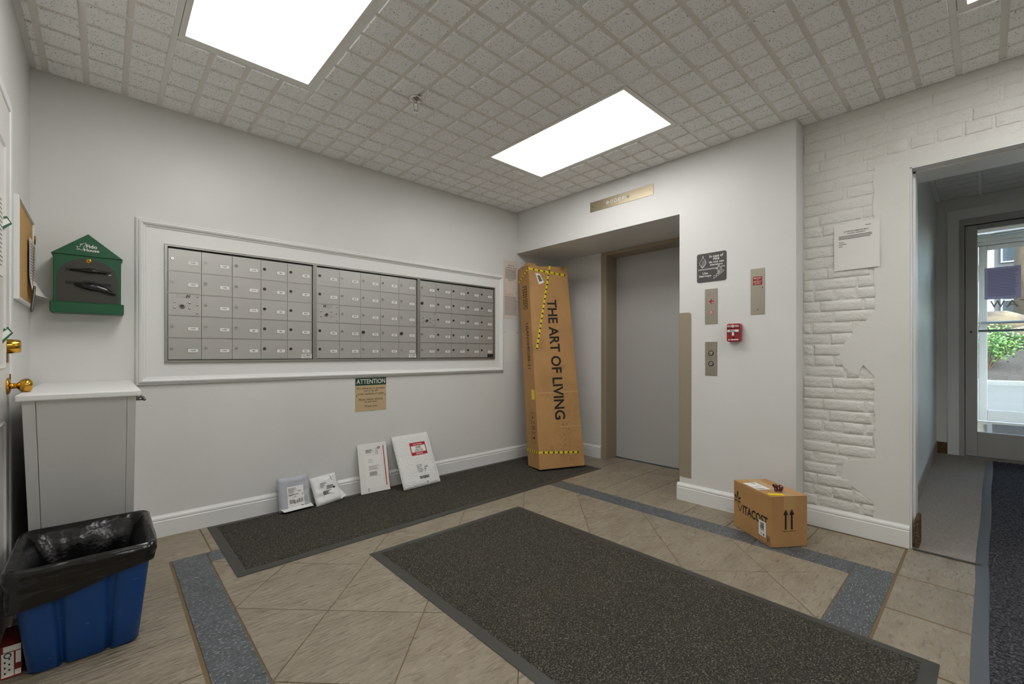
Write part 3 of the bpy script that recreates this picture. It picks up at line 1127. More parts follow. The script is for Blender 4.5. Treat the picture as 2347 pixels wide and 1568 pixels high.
st = [(0.018, 0.018), (0.018, 0.036), (0.036, 0.036), (0.036, 0.048), (0.052, 0.048), (0.052, 0.059), (0.068, 0.059), (0.068, 0.070), (0.085, 0.070), (0.085, 0.062)]
b.stroke2(mp, st, 0.0022)
b.stroke2(mp, [(0.018, 0.018), (0.085, 0.062)], 0.0022)
b.disc2(mp, 0.052, 0.102, 0.007, 0.0045, 12)
b.stroke2(mp, [(0.046, 0.094), (0.044, 0.076), (0.046, 0.060), (0.043, 0.050)], 0.0022)
b.stroke2(mp, [(0.060, 0.094), (0.062, 0.076), (0.054, 0.062), (0.058, 0.050)], 0.0022)
b.stroke2(mp, [(0.044, 0.094), (0.034, 0.078)], 0.0022)
b.stroke2(mp, [(0.062, 0.094), (0.072, 0.084), (0.068, 0.074)], 0.0022)
b.stroke2(mp, [(0.052, 0.076), (0.052, 0.062)], 0.0022)
b.build('pictogram', 'sign_white', t)


def wall_plate(name, label, cat, yc, z0, w, h, m='brushed_steel'):
    t = thing(name, label, cat, (0, yc, z0), WALL_B)
    MB().box((-w / 2, -0.003, 0), (w / 2, -0.0002, h)).bevel(0.001, 1).build('plate', m, t)
    return t


t = wall_plate('fire_service_plate', 'narrow steel plate with two round red fire key switches', 'switch plate', -1.993, 1.288, 0.088, 0.247)
for k, z in enumerate((0.159, 0.082)):
    o = MB().lathe([(0.018, 0), (0.018, 0.001), (0.017, 0.0022)], (0, -0.003, z), (0, -1, 0), 24).build('key_switch', 'alarm_red', t)
    p = MB()
    mp = front(0.0056)
    p.disc2(mp, 0, z, 0.0172, 0.0158, 24)
    if k == 0:
        for a in range(4):
            ca, sa = math.cos(a * math.pi / 2), math.sin(a * math.pi / 2)
            p.stroke2(mp, [(0.006 * ca - 0.006 * sa, z + 0.006 * sa + 0.006 * ca), (0.0115 * ca - 0.0115 * sa, z + 0.0115 * sa + 0.0115 * ca)], 0.0035)
    else:
        p.disc2(mp, 0, z, 0.009, 0.004, 16)
        for a in range(6):
            p.stroke2(mp, [(0.011 * math.cos(a * 1.05), z + 0.011 * math.sin(a * 1.05)), (0.0145 * math.cos(a * 1.05), z + 0.0145 * math.sin(a * 1.05))], 0.0025)
    p.build('dial_marks', 'button_white', o)
for z in (0.222, 0.024):
    MB().lathe([(0.0038, 0), (0.003, 0.0015)], (0, -0.003, z), (0, -1, 0), 8).build('screw', 'lock_metal', t)

t = wall_plate('call_button_plate', 'narrow steel plate with two round elevator call buttons', 'call panel', -1.992, 0.925, 0.084, 0.238)
for k, z in enumerate((0.157, 0.083)):
    o = MB().lathe([(0.018, 0), (0.018, 0.0015), (0.0125, 0.0015), (0.0125, 0.001)], (0, -0.003, z), (0, -1, 0), 24, True, False).build('button_ring', 'black', t)
    MB().lathe([(0.0122, 0), (0.0122, 0.003), (0.011, 0.004)], (0, -0.003, z), (0, -1, 0), 20).build('button', 'lock_metal', o)
    p = MB()
    s = 1 if k == 0 else -1
    p.stroke2(front(0.0074), [(-0.005, z - 0.003 * s), (0, z + 0.0055 * s), (0.005, z - 0.003 * s)], 0.0016, True)
    p.build('arrow', 'print_black', o)
for z in (0.214, 0.024):
    MB().lathe([(0.003, 0), (0.0025, 0.0015)], (0, -0.003, z), (0, -1, 0), 8).build('screw', 'lock_metal', t)

t = wall_plate('fire_key_box', 'tall steel plate with a small red fire department notice', 'switch plate', -2.293, 1.336, 0.084, 0.300)
MB().box((-0.0275, -0.0045, 0.192), (0.0275, -0.003, 0.247)).build('red_notice', 'alarm_red', t)
b = MB()
mp = front(0.005)
b.text2(mp, 'FIRE DEPT', -0.023, 0.232, 0.023, 0.241, bold=0.01)
b.text2(mp, 'AND', -0.006, 0.2235, 0.006, 0.2275, bold=0.01)
b.text2(mp, 'EMERGENCY', -0.023, 0.2105, 0.023, 0.2185, bold=0.01)
b.text2(mp, 'USE ONLY', -0.019, 0.198, 0.019, 0.2055, bold=0.01)
b.build('lettering', 'paper_warm', t)
for u, v in ((0, 0.272), (0.0, 0.031), (0.029, 0.172)):
    MB().lathe([(0.004, 0), (0.003, 0.0015)], (u, -0.003, v), (0, -1, 0), 8).build('screw', 'lock_dark' if v < 0.2 else 'lock_metal', t)

t = thing('fire_alarm_pull', 'red fire alarm pull station with white T-shaped handle', 'fire alarm', (0, -2.155, 1.160), WALL_B)
b = MB()
b.prism(rrect(-0.0435, 0, 0.0435, 0.122, 0.012), lambda u, v: (u, -0.040, v), lambda u, v: (u, -0.0005, v))
b.bevel(0.004, 2, 50)
b.build('housing', 'alarm_red', t)
MB().box((-0.038, -0.0405, 0.087), (0.038, -0.0395, 0.093)).build('seam', 'black', t)
MB().box((-0.006, -0.0406, 0.018), (0.008, -0.0396, 0.032)).build('slot', 'black', t)
b = MB()
b.box((-0.036, -0.048, 0.064), (0.036, -0.040, 0.079)); b.box((-0.0065, -0.047, 0.040), (0.0065, -0.040, 0.064))
o = b.bevel(0.0015, 1).build('handle', 'white_card', t)
p = MB()
p.text2(front(0.0485), 'PULL', -0.018, 0.0665, 0.018, 0.0765, bold=0.03)
p.build('lettering', 'ink_brown', o)
o = MB().lathe([(0.0095, 0), (0.0095, 0.002)], (-0.003, -0.040, 0.104), (0, -1, 0), 18).build('key_lock', 'button_white', t)
MB().lathe([(0.0028, 0), (0.0028, 0.0008)], (-0.003, -0.042, 0.104), (0, -1, 0), 8).build('keyhole', 'black', o)
p = MB()
mp = front(0.0408)
p.text2(mp, 'FIRE', -0.039, 0.098, -0.016, 0.110, bold=0.02)
p.build('lettering', 'sign_white', t)
p = MB()
p.text2(mp, 'FIRE', 0.011, 0.098, 0.034, 0.110, bold=0.02)
p.build('lettering', 'sign_white', t)
p = MB()
p.rect2(mp, -0.033, 0.010, -0.018, 0.0155)
p.rect2(mp, -0.013, 0.010, 0.033, 0.017)
p.build('lettering', 'sign_white', t)

# ------------------------------------------------------------------ mailboxes
NUM = [
    [['101', '102', None, '103', '104'], ['105', '106', '107', '108', '109'], ['110', '111', '112', 'M1', 'M2'], ['M3', 'M4', 'M5', 'M6', 'M7'], ['M8', 'M9', 'M10', 'M11', 'M12']],
    [['M13', 'M14', None, 'M15', 'M16'], ['M17', 'M18', 'M19', 'M20', 'M21'], ['201', '202', '203', '204', '205'], ['206', '207', '208', '209', '210'], ['211', '212', '213', '214', '215']],
    [['216', '217', None, '218', '219'], ['301', '302', '303', '304', '305'], ['306', '307', '308', '309', '310'], ['311', '312', '313', '314', '315'], ['316', '317', '318', '319', '320']],
]
UNITS = [(-2.871, -2.0185, 'left bank of aluminium mailboxes set in the white moulding frame'),
         (-2.0175, -1.1655, 'middle bank of aluminium mailboxes between the two other banks'),
         (-1.1645, -0.309, 'right bank of aluminium mailboxes nearest the leaning carton')]
lock_me = MB().lathe([(0.0098, 0), (0.0098, 0.0025), (0.0085, 0.004), (0.0085, 0.0045)], (0, 0, 0), (0, -1, 0), 16).mesh('lock', 'lock_metal')
lock_me2 = lock_me.copy()
lock_me2.materials[0] = MATS['lock_dark']
knob_me = MB().lathe([(0.0125, 0), (0.0125, 0.008), (0.010, 0.012)], (0, 0, 0), (0, -1, 0), 16).mesh('lock', 'lock_dark')
key_me = MB().box((-0.0012, -0.0052, -0.0045), (0.0012, -0.0044, 0.0045)).mesh('keyhole', 'black')
card_me = MB().box((-0.0255, -0.0008, -0.0105), (0.0255, 0, 0.0105)).mesh('number_card', 'white_card')
rim_b = MB()
rim_b.loft([[(-0.0285, -0.0002, -0.0135), (0.0285, -0.0002, -0.0135), (0.0285, -0.0002, 0.0135), (-0.0285, -0.0002, 0.0135)],
            [(-0.0285, -0.0014, -0.0135), (0.0285, -0.0014, -0.0135), (0.0285, -0.0014, 0.0135), (-0.0285, -0.0014, 0.0135)],
            [(-0.0258, -0.0014, -0.0108), (0.0258, -0.0014, -0.0108), (0.0258, -0.0014, 0.0108), (-0.0258, -0.0014, 0.0108)],
            [(-0.0258, -0.0002, -0.0108), (0.0258, -0.0002, -0.0108), (0.0258, -0.0002, 0.0108), (-0.0258, -0.0002, 0.0108)]], False, False)
rim_me = rim_b.mesh('card_holder', 'mailbox_frame')
bolt_me = MB().lathe([(0.0068, 0), (0.0062, 0.003), (0.0035, 0.0048)], (0, 0, 0), (0, -1, 0), 12).mesh('bolt', 'lock_metal', True)
for ui, (ux0, ux1, lab) in enumerate(UNITS):
    t = thing('mailbox_unit', lab, 'mailboxes', (ux0, 0, FZ0 + 0.001), group='mailbox banks in the wall')
    w, h = ux1 - ux0, FZ1 - FZ0 - 0.002
    b = MB()
    b.box((0.001, -0.002, 0.001), (w - 0.001, -0.0002, h - 0.001))
    b.build('back_pan', 'mailbox_dark', t)
    sweep_frame(0, w, 0, h, [(0, 0.0003), (0, 0.019), (0.004, 0.019), (0.0045, 0.015), (0.008, 0.015), (0.0085, 0.019), (0.0125, 0.019), (0.0125, 0.002)],
                lambda u, v, p: (u, -p, v)).build('frame', 'mailbox_frame', t)
    cw = (w - 0.031) / 5
    ch = (h - 0.034) / 5
    zt0 = h - 0.019
    door_me = MB().box((0.0008, -0.0055, 0.0025), (cw - 0.0008, -0.002, ch - 0.0025)).bevel(0.0008, 1).mesh('mailbox_door', 'mailbox_metal')
    for r in range(1, 5):
        box('shelf_lip', (0.0125, -0.0075, zt0 - r * ch - 0.0022), (w - 0.0125, -0.002, zt0 - r * ch + 0.0022), 'mailbox_frame', t)
    for c in range(5):
        for r in range(5):
            d = link('mailbox_door', door_me, t, (0.0155 + c * cw, 0, zt0 - (r + 1) * ch))
            nm = NUM[ui][c][r]
            if nm is None:
                o = MB().lathe([(0.0165, 0), (0.0165, 0.003), (0.013, 0.005)], (cw * 0.41, -0.0055, ch * 0.43), (0, -1, 0), 20).build('master_lock', 'mailbox_frame', d)
                MB().lathe([(0.010, 0), (0.010, 0.004), (0.006, 0.0045)], (cw * 0.41, -0.0105, ch * 0.43), (0, -1, 0), 16).build('lock_core', 'lock_dark', d)
                for bu, bv in ((0.19, 0.60), (0.19, 0.34), (0.63, 0.60), (0.63, 0.34), (0.87, 0.90), (0.87, 0.52), (0.87, 0.14)):
                    link('bolt', bolt_me, d, (cw * bu, -0.0055, ch * bv))
                if ui < 2:
                    MB().box((cw * 0.25, -0.0068, ch * 0.80), (cw * 0.68, -0.0055, ch * 0.97)).build('maker_plate', 'lock_metal', d)
                    p = MB()
                    p.text2(front(0.0072), 'AF', cw * (0.27 if ui else 0.52), ch * 0.82, cw * (0.40 if ui else 0.66), ch * 0.95, rot=0 if ui else 180, bold=0.03)
                    p.build('maker_mark', 'print_black', d)
                continue
            warm = (ui == 0 and c >= 3) or (ui == 2 and c >= 1) or (ui == 1 and c == 0)
            special = (ui, c, r) in ((1, 2, 3), (1, 4, 3), (2, 0, 1))
            lk = link('lock', knob_me if special else (lock_me2 if warm else lock_me), d, (cw * 0.13, -0.0055, ch * 0.53))
            if not special:
                kh = link('keyhole', key_me, d, (cw * 0.13, -0.0055, ch * 0.53))
                kh.rotation_euler = (0, R(70), 0)
            link('card_holder', rim_me, d, (cw * 0.745, -0.0055, ch * 0.42))
            link('number_card', card_me, d, (cw * 0.745, -0.0055, ch * 0.42))
            p = MB()
            n = len(nm)
            p.text2(front(0.0067), nm, cw * 0.745 - 0.0035 * n, ch * 0.42 - 0.004, cw * 0.745 + 0.0035 * n, ch * 0.42 + 0.004, bold=0.01)
            p.build('number', 'print_black', d)
            if c == 4 and r == 4:
                MB().box((cw * 0.56, -0.0068, 0.004), (cw * 0.985, -0.0055, 0.034)).build('mail_plate', 'mailbox_dark' if ui == 2 else 'white_card', d)
                p = MB()
                p.text2(front(0.0072), 'U.S. MAIL', cw * 0.59, 0.021, cw * 0.955, 0.031, bold=0.02)
                p.lines2(front(0.0072), cw * 0.62, 0.007, cw * 0.93, 0.018, 2, 0.3, 0.1)
                p.build('mail_lettering', 'print_black', d)

# ------------------------------------------------------------------ signs and papers on the mail wall
t = thing('attention_sign', 'tan sign with a dark green ATTENTION header below the mailboxes', 'sign', (-1.586, 0, 0.631))
MB().box((-0.128, -0.003, 0), (0.128, -0.0003, 0.258)).build('plate', 'tan_sign', t)
MB().rect2(front(0.0034), -0.128, 0.200, 0.128, 0.258).build('header', 'green_sign', t)
p = MB()
p.text2(front(0.0038), 'ATTENTION', -0.119, 0.212, 0.119, 0.249, bold=0.012)
p.build('header_lettering', 'paper', t)
p = MB()
mp = front(0.0036)
for s, v, hw in (('NO deliveries or packages', 0.170, 0.116), ('are to be left', 0.151, 0.057), ('in the vestibule or lobby.', 0.126, 0.110),
                 ('Please deliver directly', 0.083, 0.099), ('to unit door.', 0.064, 0.054), ('Thank you.', 0.029, 0.055)):
    lo = v - 0.0045 if any(ch in s for ch in 'pgy') else v
    p = MB()
    p.text2(mp, s, -hw, lo, hw, v + 0.0145, bold=0.006)
    p.build('lettering', 'ink_brown', t)
for u in (-0.119, 0.119):
    MB().lathe([(0.0045, 0), (0.003, 0.0025)], (u, -0.003, 0.120), (0, -1, 0), 10).build('screw', 'lock_dark', t)

t = thing('wall_notice', 'printed notice sheet pinned above another sheet beside the mailboxes', 'paper', (-0.082, 0, 1.728), group='paper notices beside the mailboxes')
MB().box((-0.101, -0.0016, 0), (0.101, -0.0006, 0.300)).build('sheet', 'paper_warm', t)
p = MB()
mp = front(0.0019)
p.text2(mp, 'Window Air', -0.042, 0.245, 0.046, 0.259, bold=0.02)
p.text2(mp, 'Conditioner Notice', -0.072, 0.222, 0.076, 0.237, bold=0.02)
p.lines2(mp, -0.080, 0.112, 0.080, 0.215, 9, 0.42, 0.1)
p.lines2(mp, -0.040, 0.090, 0.045, 0.110, 2, 0.35, 0.4)
p.build('lettering', 'print_grey', t)
t = thing('wall_notice', 'densely printed notice sheet pinned in the middle of the paper column', 'paper', (-0.082, 0, 1.440), group='paper notices beside the mailboxes')
MB().box((-0.101, -0.0028, 0), (0.101, -0.0018, 0.286)).build('sheet', 'paper_warm', t)
p = MB()
mp = front(0.0031)
p.lines2(mp, -0.088, 0.03, 0.088, 0.225, 16, 0.34, 0.12)
p.build('lettering', 'print_grey', t)
p = MB()
p.lines2(mp, -0.085, 0.234, 0.03, 0.250, 1, 0.7, 0.0)
p.build('faded_heading', 'tan_sign', t)
for u in (-0.078, 0.078):
    MB().lathe([(0.004, 0), (0.003, 0.004)], (u, -0.0028, 0.272), (0, -1, 0), 8).build('pin', 'lock_dark', t)
t = thing('wall_notice', 'blank off-white sheet pinned lowest beside the mailboxes', 'paper', (-0.075, 0, 1.006), group='paper notices beside the mailboxes')
MB().box((-0.108, -0.0016, 0), (0.108, -0.0006, 0.308)).build('sheet', 'paper', t)
for u in (-0.083, 0.083):
    MB().lathe([(0.004, 0), (0.003, 0.004)], (u, -0.0016, 0.292), (0, -1, 0), 8).build('pin', 'lock_dark', t)

# notice on the brick wall
t = thing('wall_notice', 'white printed notice sheet taped to the painted brick wall', 'paper', (X_BRICK - 0.006, -2.784, 1.582), WALL_B)
b = MB()
rows = []
for k in range(7):
    v = k / 6
    rows.append([(-0.108 + 0.216 * i / 6, -0.001 - 0.004 * (1 - v) * (i / 6) ** 2, 0.277 * v) for i in range(7)])
b.loft(rows, False, False, False)
b.v = b.v + [(x, y + 0.0008, z) for x, y, z in b.v]
b.build('sheet', 'paper', t)
p = MB()
mp = lambda u, v: (u, -0.0016 - 0.004 * (1 - v / 0.277) * ((u + 0.108) / 0.216) ** 2, v)
p.text2(mp, 'ATTENTION EMERSON MILLS', -0.060, 0.226, 0.058, 0.234, bold=0.02)
p.text2(mp, 'OWNERS, RESIDENTS', -0.045, 0.213, 0.042, 0.221, bold=0.02)
p.lines2(mp, -0.085, 0.184, 0.078, 0.208, 3, 0.45, 0.08)
for v, u1 in ((0.166, -0.060), (0.154, -0.046), (0.141, -0.066)):
    p.rect2(mp, -0.085, v, u1, v + 0.0035)
p.rect2(mp, 0.042, 0.252, 0.068, 0.255)
p.build('lettering', 'print_grey', t)

# ------------------------------------------------------------------ bag dispenser
t = thing('bag_dispenser', 'green house-shaped pet waste bag dispenser on the wall', 'dispenser', (-3.194, 0, 1.290))
DF = 0.118
MB().box((-0.128, -DF, 0.03), (0.128, -0.001, 0.300)).bevel(0.003, 1).build('body', 'green_plastic', t)
MB().box((-0.1395, -DF - 0.010, 0), (0.1395, -0.001, 0.054)).bevel(0.003, 1).build('base_ledge', 'green_plastic', t)
b = MB()
b.prism([(-0.137, 0.297), (0.137, 0.297), (0.0, 0.413)], lambda u, v: (u, -DF - 0.006, v), lambda u, v: (u, -0.001, v))
b.bevel(0.002, 1, 20)
b.build('roof', 'green_plastic', t)
pts = [(-0.117, 0.058), (0.117, 0.058), (0.117, 0.175)]
pts += [(0.117 * math.cos(R(a)), 0.175 + 0.117 * math.sin(R(a))) for a in range(15, 180, 15)] + [(-0.117, 0.175)]
pts = [(u, min(v, 0.175 + (v - 0.175) * 0.93)) for u, v in pts]
MB().prism(pts, lambda u, v: (u, -DF - 0.0015, v), lambda u, v: (u, -DF + 0.001, v)).build('front_panel', 'dark_panel', t)
o = MB().lathe([(0.0105, 0), (0.0105, 0.002), (0.008, 0.003)], (0.002, -DF - 0.0015, 0.272), (0, -1, 0), 18).build('lock', 'brass', t)
MB().box((0.0, -DF - 0.0052, 0.270), (0.004, -DF - 0.0044, 0.277)).build('keyhole', 'black', o)
for zc in (0.222, 0.155):
    pl = [(-0.085, zc - 0.009), (0.088, zc - 0.009), (0.088, zc + 0.007), (0.028, zc + 0.007), (0.024, zc + 0.015), (-0.018, zc + 0.015), (-0.024, zc + 0.007), (-0.085, zc + 0.007)]
    MB().poly2(front(DF + 0.0019), pl).build('slot', 'black', t)
# black bags pulled through the two slots
b = MB()
b.smooth = True
b.tube([(-0.066, -DF - 0.004, 0.221), (-0.02, -DF - 0.008, 0.222), (0.004, -DF - 0.014, 0.223), (0.03, -DF - 0.009, 0.221), (0.072, -DF - 0.006, 0.216)], [0.004, 0.006, 0.011, 0.007, 0.004], 8)
b.build('bag_end', 'bag_black', t)
b = MB()
b.smooth = True
rg = []
for k, (u, v, r) in enumerate(((-0.05, 0.150, 0.006), (-0.015, 0.143, 0.014), (0.010, 0.139, 0.019), (0.04, 0.135, 0.017), (0.075, 0.122, 0.013), (0.105, 0.105, 0.003))):
    rg.append([(u + 0.002 * math.sin(a * 2.3 + k), -DF - 0.008 - 0.010 * math.cos(a) * min(1, r / 0.014), v + r * math.sin(a) * (1 + 0.2 * math.sin(3 * a + k))) for a in [2 * math.pi * i / 12 for i in range(12)]])
b.loft(rg)
b.build('bag_end', 'bag_black', t)
p = MB()
mp = front(DF + 0.0066)
p.text2(mp, 'Fido', -0.008, 0.340, 0.034, 0.358, bold=0.025)
p.text2(mp, 'House', -0.016, 0.322, 0.042, 0.337, bold=0.025)
p.build('lettering', 'sign_white', t)
p = MB()
p.stroke2(mp, [(-0.046, 0.345), (-0.040, 0.342), (-0.030, 0.345), (-0.026, 0.354), (-0.018, 0.361), (-0.010, 0.366), (-0.007, 0.358), (-0.012, 0.352), (-0.016, 0.345), (-0.018, 0.336), (-0.020, 0.326)], 0.0016)
p.stroke2(mp, [(-0.040, 0.342), (-0.042, 0.327), (-0.036, 0.326), (-0.034, 0.334), (-0.028, 0.326), (-0.022, 0.327)], 0.0016)
p.stroke2(mp, [(-0.028, 0.352), (-0.030, 0.358), (-0.022, 0.358)], 0.0016)
p.build('emblem', 'sign_white', t)
MB().poly2(front(DF + 0.0024), [(0.078, 0.208), (0.083, 0.212), (0.090, 0.211), (0.090, 0.208), (0.084, 0.209), (0.080, 0.205)]).build('bag_print', 'sign_white', t)

# ------------------------------------------------------------------ cork board with sheet and pen
t = thing('cork_board', 'white-framed cork notice board hung in the left corner', 'notice board', (X_L, -0.565, 1.309), WALL_C)
BW, BH = 0.552, 0.436
sweep_frame(0, BW, 0, BH, [(0, 0.0005), (0, 0.017), (0.010, 0.018), (0.012, 0.010)], lambda u, v, p: (u, -p, v)).build('frame', 'trim_paint', t)
MB().box((0.009, -0.0105, 0.009), (BW - 0.009, -0.0005, BH - 0.009)).build('cork', 'cork', t)
MB().box((0.12, -0.003, BH), (0.15, -0.0005, BH + 0.02)).build('hanger', 'paper_warm', t)
t = thing('pinned_sheet', 'printed sheet hanging from a clip on the cork board', 'paper', (X_L + 0.012, -0.24, 1.36), WALL_C)
b = MB()
mpS = lambda u, v: (u, -0.006 - 0.004 * math.sin(u * 12) - 0.035 * max(0, 1 - v / 0.10) ** 1.6 * (0.4 + u / 0.2), v)
NU, NV = 6, 12
b.add([mpS(0.2 * i / NU, 0.27 * j / NV) for j in range(NV + 1) for i in range(NU + 1)],
      [(j * (NU + 1) + i, j * (NU + 1) + i + 1, (j + 1) * (NU + 1) + i + 1, (j + 1) * (NU + 1) + i) for j in range(NV) for i in range(NU)])
b.build('sheet', 'paper', t, smooth=True)
p = MB()
mpS2 = lambda u, v: tuple(a + c for a, c in zip(mpS(u, v), (0, -0.0008, 0)))
for k in range(13):
    v = 0.075 + k * 0.014
    for i in range(4):
        p.rect2(mpS2, 0.02 + i * 0.036, v, 0.02 + (i + 1) * 0.036 + (0.01 if i == 3 else 0), v + 0.004)
p.build('print', 'print_grey', t)
o = MB().tube([(0.10 + 0.016 * math.cos(a), -0.016, 0.275 + 0.02 * math.sin(a)) for a in [k * math.pi / 6 for k in range(13)]], 0.0022, 6).build('ring_clip', 'brass_old', t)
t = thing('hanging_pen', 'dark pen dangling on a string below the cork board sheet', 'pen', (X_L + 0.034, -0.35, 1.285), WALL_C)
MB().lathe([(0.0015, 0), (0.005, 0.012), (0.0055, 0.03), (0.0055, 0.12), (0.0045, 0.135)], (-0.055, -0.004, -0.02), (0.42, -0.04, 0.9), 10).build('barrel', 'pen_dark', t)
MB().tube([(-0.02, -0.008, 0.05), (0.0, -0.012, 0.07), (0.02, -0.010, 0.06), (0.04, 0.0, 0.12), (0.10, 0.0, 0.30)], 0.0012, 5).build('string', 'wire', t)

# ------------------------------------------------------------------ left door with knob, deadbolt, papers
d1 = thing('door_1', None, None, (X_L, -0.70, 0), WALL_C)
structure(d1)
# door leaf: local x runs towards +y; the latch edge is at x = 0
b = MB()
b.box((-0.91, -0.004, 0.008), (0.0, 0.036, 2.026)).bevel(0.002, 1)
b.build('door_leaf', 'door_paint', d1)
for z0, z1 in ((0.22, 0.83), (1.02, 1.86)):
    for u0, u1 in ((-0.80, -0.49), (-0.42, -0.12)):
        sweep_frame(u0, u1, z0, z1, [(0, 0.0035), (0.008, 0.010), (0.018, 0.0045), (0.03, 0.0035)], lambda u, v, p: (u, -p, v)).build('panel_moulding', 'door_paint', d1)
k = MB()
k.smooth = True
KX = -0.058
k.lathe([(0.031, 0), (0.031, 0.004), (0.026, 0.008), (0.013, 0.010), (0.0105, 0.014), (0.0105, 0.026), (0.016, 0.030), (0.024, 0.036), (0.0275, 0.046), (0.0265, 0.056), (0.021, 0.064), (0.010, 0.068)],
        (KX, -0.004, 0.955), (0, -1, 0), 24)
k.build('door_knob', 'brass', d1)
k = MB()
k.smooth = True
k.lathe([(0.029, 0), (0.0285, 0.003), (0.0275, 0.012), (0.0235, 0.034), (0.021, 0.036)], (KX - 0.002, -0.004, 1.108), (0, -1, 0), 24)
k.build('deadbolt', 'brass', d1)
MB().box((KX - 0.016, -0.007, 1.045), (KX + 0.020, -0.004, 1.085)).bevel(0.001, 1).build('strike_tab', 'brass_old', d1)
MB().box((-0.002, -0.008, 0.93), (0.012, 0.004, 1.00)).bevel(0.001, 1).build('latch_plate', 'brass_old', d1)
# steel frame around the door
b = MB()
b.box((X_L - 0.05, -0.6995, 0), (X_L + 0.008, -0.655, 2.07)); b.box((X_L - 0.05, -1.655, 0), (X_L + 0.008, -1.612, 2.07)); b.box((X_L - 0.05, -1.612, 2.028), (X_L + 0.008, -0.6995, 2.07))
structure(b.bevel(0.003, 1).build('trim_4', 'trim_paint'))
t = thing('door_notice', 'printed notice sheet taped to the white door at the left edge', 'paper', (X_L + 0.0045, -0.86, 1.36), WALL_C)
MB().box((-0.20, -0.0016, 0), (0.0, -0.0006, 0.30)).build('sheet', 'paper', t)
p = MB()
p.lines2(front(0.002), -0.185, 0.03, -0.015, 0.28, 16, 0.3, 0.15)
p.build('lettering', 'print_grey', t)
for nm, yy_, zz, lab in (('door_flyer', -0.845, 1.535, 'green and white folded flyer stuck out from the door above the notice'),
                         ('door_flyer', -0.825, 1.125, 'green and white folded flyer tucked above the brass deadbolt')):
    t = thing(nm, lab, 'flyer', (X_L + 0.006, yy_, zz), (0, 0, R(74)), group='flyers stuck on the left door')
    b = MB()
    b.add([(-0.10, 0, 0.02), (0.012, -0.004, 0.055), (0.030, -0.010, 0.032), (-0.10, -0.008, -0.045), (-0.10, 0.001, 0.021), (0.012, -0.003, 0.056), (0.030, -0.009, 0.033), (-0.10, -0.007, -0.044)],
          [(0, 1, 2, 3), (7, 6, 5, 4), (0, 4, 5, 1), (1, 5, 6, 2), (2, 6, 7, 3), (3, 7, 4, 0)])
    b.build('card', 'green_card', t)
    p = MB()
    p.add([(-0.085, -0.0045, 0.012), (0.004, -0.0062, 0.046), (0.018, -0.0092, 0.034), (-0.085, -0.0085, -0.020)], [(0, 1, 2, 3)])
    p.build('white_band', 'paper', t)

# ------------------------------------------------------------------ white end cabinet
t = thing('side_cabinet', 'white cabinet with an overhanging top standing in the left corner', 'cabinet', (X_L, 0, 0))
b = MB()
yT, yB = -0.905, -0.565
b.prism([(-0.004, 0.0), (-0.004, 0.905), (yT, 0.905), (yB, 0.0)], lambda y, z: (0.058, y, z), lambda y, z: (0.372, y, z))
b.build('carcass', 'trim_paint', t)


def slant(x, s, off=0.0):
    """point on the leaning front; s = height"""
    y = yB + (yT - yB) * s / 0.905
    return (x, y - off, s)


for x0, x1, nm in ((0.056, 0.0895, 'stile'), (0.0915, 0.3455, 'front_panel'), (0.3467, 0.374, 'stile')):
    b = MB()
    o = 0.012
    b.hexa([slant(x0, 0.0, o), slant(x1, 0.0, o), slant(x1, 0.0, -0.002), slant(x0, 0.0, -0.002)],
           [slant(x0, 0.904, o), slant(x1, 0.904, o), slant(x1, 0.904, -0.002), slant(x0, 0.904, -0.002)])
    b.build(nm, 'trim_paint', t)
poly = [(0.042, -0.944), (0.385, -0.944), (0.390, -0.93), (0.388, -0.06), (0.372, -0.003), (0.042, -0.003)]
MB().prism(poly, lambda x, y: (x, y, 0.9055), lambda x, y: (x, y, 0.930)).bevel(0.005, 2, 40).build('top', 'trim_paint', t)
b = MB()
b.smooth = True
for y in (-0.86, -0.72):
    b.tube([(0.372, y, 0.886), (0.405, y, 0.886)], 0.005, 8)
b.tube([(0.402, -0.885, 0.886), (0.402, -0.70, 0.886)], 0.006, 10)
b.build('handle', 'steel_dark', t)

# ------------------------------------------------------------------ blue bin with black liner
t = thing('waste_bin', 'blue ribbed plastic bin lined with a black bag at the lower left', 'bin', (-3.180, -0.968, 0))


def bin_ring(a, bb, z, off=0.0, groove=0.0, r=0.035, n=11):
    """rounded rectangle with shallow vertical channels in its long sides"""
    pts = []
    a, bb = a + off, bb + off
    def ch(u, half):
        d = 0.0
        for c in (-0.40, 0.40):
            q = abs(u / half - c)
            if q < 0.085:
                d = groove * (1 if q < 0.05 else (0.085 - q) / 0.035)
        return d
    for i in range(25):
        u = -(a - r) + 2 * (a - r) * i / 24
        pts.append((u, -bb + ch(u, a), z))
    for i in range(1, 6):
        an = R(-90 + 15 * i)
        pts.append((a - r + r * math.cos(an), -bb + r + r * math.sin(an), z))
    for i in range(21):
        u = -(bb - r) + 2 * (bb - r) * i / 20
        pts.append((a - ch(u, bb) * 0.0, u, z))
    for i in range(1, 6):
        an = R(15 * i)
        pts.append((a - r + r * math.cos(an), bb - r + r * math.sin(an), z))
    for i in range(25):
        u = (a - r) - 2 * (a - r) * i / 24
        pts.append((u, bb - ch(u, a), z))
    for i in range(1, 6):
        an = R(90 + 15 * i)
        pts.append((-a + r + r * math.cos(an), bb - r + r * math.sin(an), z))
    for i in range(21):
        u = (bb - r) - 2 * (bb - r) * i / 20
        pts.append((-a, u, z))
    for i in range(1, 6):
        an = R(180 + 15 * i)
        pts.append((-a + r + r * math.cos(an), -bb + r + r * math.sin(an), z))
    return pts


